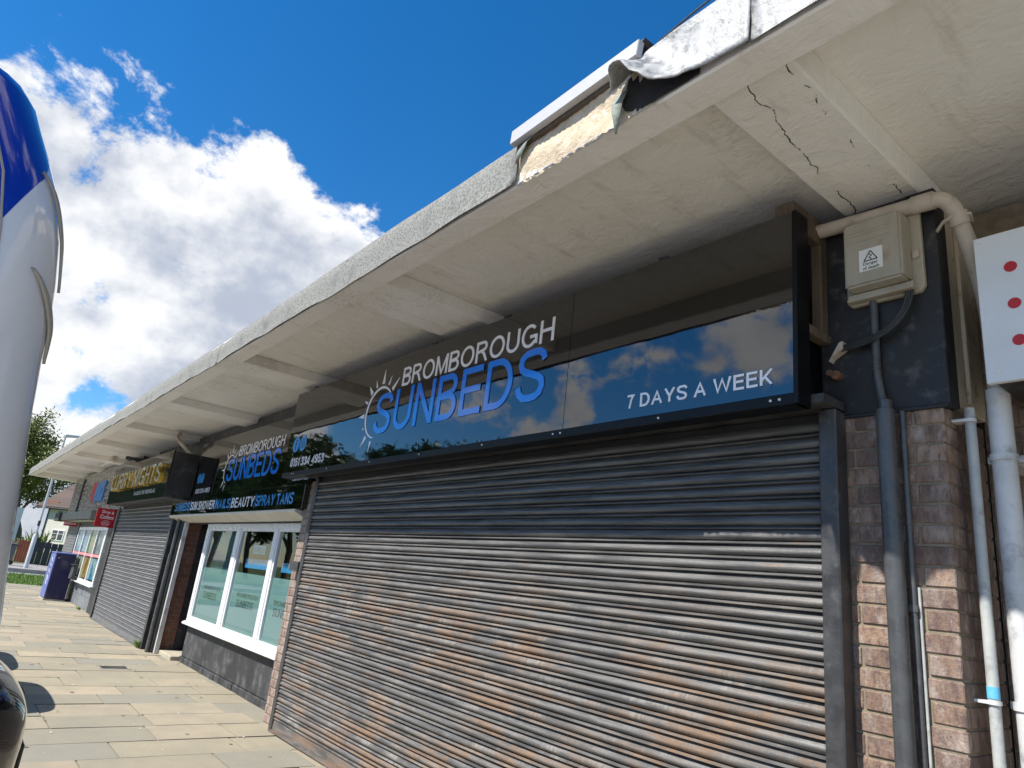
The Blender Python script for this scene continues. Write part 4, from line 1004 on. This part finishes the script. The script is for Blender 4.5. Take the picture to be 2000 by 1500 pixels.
# tall van: side faces the camera, rear corner at the pavement
t = thing('panel_van', (-2.5, -5, -.11), 'tall glossy white and blue van at left edge, rear corner in view', 'van')
prof = [(.30, -2.62), (.6, -2.615), (1.0, -2.622), (1.224, -2.635), (1.37, -2.658), (1.54, -2.679), (1.64, -2.693), (1.742, -2.704), (1.80, -2.706), (1.90, -2.72), (1.99, -2.736), (2.078, -2.758), (2.16, -2.795), (2.22, -2.826), (2.267, -2.848), (2.293, -2.869), (2.315, -2.93), (2.34, -3.1)]
prof = [(1.4 + (z - 1.4) * 1.085, -2.77 + (y + 2.77) * 1.085) if z > 1.0 else (z, y) for z, y in prof]
def side_x(z): return -1.65 - .05 * max(0, (z - 1.5) / .85) ** 2 - .02 * max(0, (1.0 - z)) ** 1
rows = []
NEAR, FAR = -1.65, -3.38
for z, yr in prof:
    sx = side_x(z); fx = NEAR + FAR - sx; row = []
    # near side from front to the rounded corner, across the rear, back along the far side
    for yy in (-7.0, -6.0, -5.0, -4.0, -3.4, -3.1): row.append((sx - .0, yy, z))
    rc = .16
    for k in range(7):
        a = math.pi / 2 * k / 6; row.append((sx - rc * .85 * (1 - math.cos(a)), min(yr, -2.6) - rc * 1.0 * (1 - math.sin(a)), z))
    for k in range(7):
        a = math.pi / 2 * (6 - k) / 6; row.append((fx + rc * .85 * (1 - math.cos(a)), min(yr, -2.6) - rc * 1.0 * (1 - math.sin(a)), z))
    for yy in (-3.1, -3.4, -4.0, -5.0, -6.0, -7.0): row.append((fx, yy, z))
    rows.append(row)
mb = MB().grid(rows)
n = len(rows[0]); top = rows[-1]; bot = rows[0]
roof = [(p_[0] + (.10 if p_[0] < -2.5 else -.10), min(p_[1], -3.16) if p_[1] > -3.3 else p_[1], 2.46) for p_ in top]
mb.grid([top, roof]); o0 = len(mb.v); mb.v += [Vector(p_) for p_ in roof]; mb.f.append(tuple(range(o0, o0 + n)))
obj('body', mb, 'van_paint', t, smooth_=True)
obj('underbody', MB().box(-3.30, -1.74, -7.0, -2.72, .12, .31), 'black_paint', t, bevel=.02)
obj('rear_bumper', MB().box(-3.30, -1.73, -2.75, -2.56, .22, .42), 'black_paint', t, bevel=.03, seg=2)
fr_ = [[(x, y, z) for x in (-3.36, -2.9, -2.1, -1.67)] for y, z in ((-7.0, .3), (-8.2, .35), (-8.35, .7), (-7.9, 1.05), (-7.0, 2.36))]
o = obj('cab', MB().grid(fr_), 'car_white', t, smooth_=True); m_ = o.modifiers.new('t', 'SOLIDIFY'); m_.thickness = .05
for s_, xx in ((1, -1.685), (-1, -3.345)):
    obj('cab_side', MB().prism([(-7.0, .3), (-8.2, .35), (-8.35, .7), (-7.9, 1.05), (-7.0, 2.3)][::s_], 'x', xx - .02, xx + .02), 'car_white', t)
    for yy in (-7.55, -3.75): wheel(t, xx - s_ * .10, yy, .22, .33, .21)
def corner(a, z, out=.0):
    """point on the rounded rear corner: a = 0 on the side, 90 on the rear"""
    yr = None
    for (za, ya), (zb_, yb) in zip(prof, prof[1:]):
        if za <= z <= zb_: yr = ya + (yb - ya) * (z - za) / (zb_ - za)
    if yr is None: yr = prof[0][1]
    a = R(a); rc = .16
    return (side_x(z) - rc * .85 * (1 - math.cos(a)) + out * math.cos(a), min(yr, -2.6) - rc * (1 - math.sin(a)) + out * math.sin(a), z)
obj('side_seam', MB().tube([corner(16, z) for z in (2.22, 2.12, 2.0, 1.9, 1.8, 1.6, 1.4, 1.1, .7)], .0028, 6), 'trim_beige', t, smooth_=True)
def crescent(z0, z1, a0, a1, w):
    outer = []; inner = []; n = 16
    for k in range(n + 1):
        q = k / n; z = z0 + (z1 - z0) * q; a = a0 + (a1 - a0) * math.sin(q * math.pi * .5) ** .8
        wd = w * math.sin(math.pi * (.06 + .93 * q)) ** .8
        outer.append(corner(a + wd, z, .006)); inner.append(corner(a - wd, z, .006))
    o = obj('corner_moulding', MB().grid([outer, inner]), 'trim_beige', t, smooth_=True); m_ = o.modifiers.new('t', 'SOLIDIFY'); m_.thickness = .006; m_.offset = 0
crescent(2.17, 1.93, 50, 84, 3.2)
crescent(1.94, 1.76, 40, 78, 4)
obj('tail_light', MB().box(-1.80, -1.74, -2.64, -2.612, .75, 1.15), 'tail_red', t, bevel=.01)
obj('tail_light', MB().box(-3.29, -3.23, -2.64, -2.612, .75, 1.15), 'tail_red', t, bevel=.01)

# ------------------------------------------------------------------ trees
def tree_meshes(h, cr_, seed, leaf, nleaf, bare=.3, low=.25):
    rr = random.Random(seed); tr = MB(); tips = []
    def limb(p, d, L, r, depth):
        pts = [p]; q = p.copy(); dd = d.copy()
        for k in range(4):
            dd = (dd + Vector((rr.uniform(-.2, .2), rr.uniform(-.2, .2), rr.uniform(-.05, .15)))).normalized(); q = q + dd * L / 4; pts.append(q.copy())
        tr.tube(pts, [r, r * .85, r * .7, r * .55, r * .4], 6 if depth < 2 else 4, cap=False)
        if depth >= 3: tips.extend(pts[1:]); return
        for k in range(4 if depth else 6):
            i = rr.randint(1, 4) if depth else rr.randint(2, 4)
            a = rr.uniform(0, 6.3); tilt = rr.uniform(.4, 1.0)
            nd = (dd + Vector((math.cos(a) * tilt, math.sin(a) * tilt, rr.uniform(-.05, .35)))).normalized()
            limb(pts[i], nd, L * rr.uniform(.5, .72), r * .5, depth + 1)
        if depth: tips.extend(pts[2:])
    limb(Vector((0, 0, 0)), Vector((0, 0, 1)), h * .48, h * .022, 0)
    lf = MB(); zmax = max(p_.z for p_ in tips); k = h / zmax
    rmax = max(math.hypot(p_.x, p_.y) for p_ in tips); kr = cr_ / rmax
    for v in tr.v: v.x *= kr if v.z > h * .2 else 1; v.y *= kr if v.z > h * .2 else 1; v.z *= k
    P_ = [Vector((p_.x * kr, p_.y * kr, p_.z * k)) for p_ in tips if p_.z * k > h * low]
    for i in range(nleaf):
        c = rr.choice(P_) + Vector((rr.gauss(0, .35), rr.gauss(0, .35), rr.gauss(0, .3))) * (h / 10)
        s_ = leaf * rr.uniform(.5, 1.2)
        a = Vector((rr.uniform(-1, 1), rr.uniform(-1, 1), rr.uniform(-1, 1))).normalized(); b_ = a.orthogonal().normalized()
        lf.add([c - a * s_, c + b_ * s_ * .5, c + a * s_, c - b_ * s_ * .5], [(0, 1, 2, 3)])
    return tr.mesh('trunk', smooth_=True), lf.mesh('crown')
spring = tree_meshes(18, 7.0, 4, .20, 26000, low=.2)
green = tree_meshes(10, 5.0, 8, .24, 17000, low=.04)
green2 = tree_meshes(9.5, 4.8, 15, .24, 17000, low=.04)
def tree(ms, loc, rz, s_, leafm, label, group):
    t = thing('broadleaf_tree', loc, label, 'tree', group); t.rotation_euler = (0, 0, rz); t.scale = (s_, s_, s_)
    link('trunk', ms[0], 'bark', t); link('crown', ms[1], leafm, t)
tree(spring, (-112, 5.5, -.1), .4, 1.0, 'leaf_spring', 'thinly leaved spring tree rising behind the house chimney', 'trees behind the house')
tree(spring, (-116, -2.5, -.1), 4.0, .86, 'leaf_spring', 'spring tree half hidden by the tall van, left of the chimney', 'trees behind the house')
tree(spring, (-120, 14.0, -.1), 2.1, .92, 'leaf_spring', 'second spring tree behind the house, towards the canopy', 'trees behind the house')
TR = [(-19, -27, .72, green), (-26, -25, .86, green2), (-32.5, -23, .95, green), (-38, -21, 1.02, green2), (-43.5, -20, 1.06, green), (-49.5, -19.5, 1.1, green2), (-56, -19, 1.15, green), (-63, -18.5, 1.22, green2), (-71, -19, 1.3, green), (-81, -20, 1.45, green2), (-93, -19, 1.6, green), (-106, -18, 1.75, green2), (-122, -18, 1.9, green), (-140, -17, 2.1, green2)]
for i, (x, y, s_, g) in enumerate(TR):
    tree(g, (x, y, -.2), i * 1.3, s_, 'leaf_green', 'green tree across the road, mirrored in the glossy shop signs', 'trees across the road')

# ------------------------------------------------------------------ distant house and street things
H = thing('house', (-88, 8, -.1), 'cream rendered house with brown tiled roof and chimney beyond the canopy end', 'house')
HX = -85
obj('wall', MB().box(-93, HX, 3.6, 16, -.2, 4.75), 'render_cream', H)
rw = [[(HX + .5, y, 4.62), (HX - 4, y, 7.9), (HX - 8.5, y, 4.62)] for y in (2.4, 16.4)]
o = obj('roof', MB().grid(rw), 'roof_tile', H); m_ = o.modifiers.new('t', 'SOLIDIFY'); m_.thickness = .15
for r_ in range(11):
    t_ = r_ / 11
    obj('tile_course', MB().prism([(HX + .52 - 4.5 * t_, 4.66 + 3.28 * t_), (HX + .06 - 4.5 * t_, 5.0 + 3.28 * t_), (HX + .10 - 4.5 * t_, 5.06 + 3.28 * t_), (HX + .55 - 4.5 * t_, 4.74 + 3.28 * t_)], 'y', 2.38, 16.42), 'roof_tile', o)
obj('ridge_patch', MB().box(HX - .45, HX - .1, 2.9, 4.6, 5.18, 5.34), 'roof_orange', H)
obj('gutter', MB().tube([(HX + .55, 2.4, 4.6), (HX + .55, 16.4, 4.6)], .07, 8), 'black_paint', H)
obj('downpipe', MB().tube([(HX + .06, 3.75, 4.55), (HX + .06, 3.75, 0)], .06, 8), 'black_paint', H)
c_ = obj('chimney', MB().box(-89.7, -88.6, 2.55, 4.0, 6.2, 10.6), 'chimney', H, bevel=.02)
obj('chimney_pot', MB().tube([(-89.1, 3.5, 10.6), (-89.1, 3.5, 11.1)], .2, 10), 'label_white', c_)
for z0, z1 in ((3.55, 4.45), (1.3, 2.45)):
    for y0 in (4.95, 8.4, 12):
        w_ = obj('window', MB().box(HX, HX + .06, y0, y0 + 1.6, z0, z1), 'upvc', H)
        for i in range(2):
            for (a, b_) in ((.10, .62), (.68, .92)):
                hh = z1 - z0
                obj('pane', MB().box(HX + .06, HX + .075, y0 + .12 + i * .76, y0 + .72 + i * .76, z0 + hh * a, z0 + hh * b_), 'window_dark', w_)
H2 = thing('house', (-90, -2, -.1), 'white rendered house at far left with dark gable edge', 'house')
obj('wall', MB().box(-97, -84.6, -9, 3.55, -.2, 4.6), 'render_white', H2)
rw = [[(-84.2, y, 4.55), (-90, y, 8.2), (-97.5, y, 4.55)] for y in (-9.4, 2.35)]
o = obj('roof', MB().grid(rw), 'chimney', H2); m_ = o.modifiers.new('t', 'SOLIDIFY'); m_.thickness = .15
H.rotation_euler = (0, 0, R(-52)); H.location.y += 2.6; H2.rotation_euler = (0, 0, R(-38)); H2.location.y -= 2.5; H2.location.x -= 9
t = thing('lamp_post', (-40.7, .79, -.05), 'pale grey street lamp post leaning in view beyond the blue cabinet', 'lamp post')
obj('base', MB().tube([(-40.7, .79, -.05), (-40.7, .79, 1.5), (-40.7, .79, 1.56)], [.10, .10, .06], 12), 'lamp_post', t, smooth_=True)
obj('shaft', MB().tube([(-40.7, .79, 1.5), (-40.7, .79, 6.4)], [.06, .045], 12), 'lamp_post', t, smooth_=True)
obj('band', MB().tube([(-40.7, .79, 1.95), (-40.7, .79, 2.2)], .062, 12), 'black_paint', t, smooth_=True)
obj('lantern', MB().prism([(.75, 6.35), (1.55, 6.48), (1.55, 6.58), (.75, 6.5)], 'x', -40.85, -40.55), 'lamp_post', t, bevel=.02)
t = thing('wheelie_bin', (-42.6, .05, -.03), 'dark grey wheelie bin in front of the red gate', 'wheelie bin')
obj('body', MB().prism([(-.22, .02), (.25, .02), (.32, .95), (-.30, .95)], 'x', -42.9, -42.3), 'bin_grey', t, bevel=.03)
obj('lid', MB().box(-42.95, -42.22, -.34, .37, .955, 1.02), 'bin_grey', t, bevel=.02)
obj('wheel', MB().tube([(-42.95, .26, .10), (-42.25, .26, .10)], .10, 12), 'tyre', t)
t = thing('garden_fence', (-46, 3.2, -.03), 'black boarded garden fence beyond the road', 'fence')
for i in range(16): obj('board', MB().box(-46.03, -46, 1.25 + i * .30, 1.53 + i * .30, 0, 1.18 + .015 * (i % 3)), 'fence_dark', t)
obj('rail', MB().box(-46.08, -46.031, 1.25, 6.05, .9, 1.0), 'fence_dark', t)
t = thing('garden_gate', (-46, .8, -.03), 'red garden gate between tan posts behind wheelie bin', 'gate')
for i in range(5): obj('board', MB().box(-46.03, -46, .62 + i * .12, .73 + i * .12, .05, 1.2), 'fence_red', t)
for y in (.52, 1.22): obj('post', MB().box(-46.1, -46, y, y + .07, 0, 1.28), 'fence_tan', t)
t = thing('picket_fence', (-46, .1, -.03), 'weathered tan picket fence left of the red gate', 'fence')
for i in range(7): obj('picket', MB().box(-46.03, -46, -.35 + i * .12, -.26 + i * .12, 0, 1.12 + .05 * (i % 2)), 'fence_tan', t)
obj('rail', MB().box(-46.07, -46.031, -.36, .5, .8, .88), 'fence_tan', t)
t = thing('yucca_plant', (-47.5, 1.6, -.01), 'spiky yucca plant with yellow edged leaves above black fence', 'plant')
mb = MB(); rr = random.Random(2)
for i in range(110):
    a = rr.uniform(0, 6.3); el = rr.uniform(.05, 1.3); L = rr.uniform(.7, 1.2); cx_, cy_ = -47.5 + rr.uniform(-.3, .3), 1.5 + rr.uniform(-.5, .6)
    d = Vector((math.cos(a) * math.cos(el), math.sin(a) * math.cos(el), math.sin(el))); q = d.cross(Vector((0, 0, 1))).normalized() * .045
    p0 = Vector((cx_, cy_, 1.0)); p1_ = p0 + d * L * .55; p2_ = p0 + d * L - Vector((0, 0, .3 * L * math.cos(el)))
    mb.add([p0 - q, p0 + q, p1_ + q, p1_ - q, p2_], [(0, 1, 2, 3), (3, 2, 4)])
obj('leaves', mb, 'palm_leaf', t)
obj('stem', MB().tube([(-47.5, 1.55, 0), (-47.5, 1.55, 1.05)], .10, 8), 'bark', t)
t = thing('parked_van', (-46, -1.6, -.03), 'white van with dark windscreen parked at far left', 'van')
VX = -44.6
obj('body', MB().prism([(-2.9, .25), (-.75, .25), (-.6, .6), (-.75, .95), (-1.1, 1.0), (-1.35, 1.55), (-2.9, 1.62)], 'x', VX - 1.8, VX), 'car_white', t, bevel=.04, seg=2)
obj('side_window', MB().prism([(-2.2, 1.02), (-1.16, 1.02), (-1.42, 1.46), (-2.2, 1.48)], 'x', VX + .002, VX + .012), 'car_glass', t)
obj('sill_trim', MB().box(VX + .002, VX + .02, -2.8, -.8, .28, .48), 'black_paint', t)
for yy in (-1.15, -2.5): wheel(t, VX - .1, yy, .28, .31, .2)
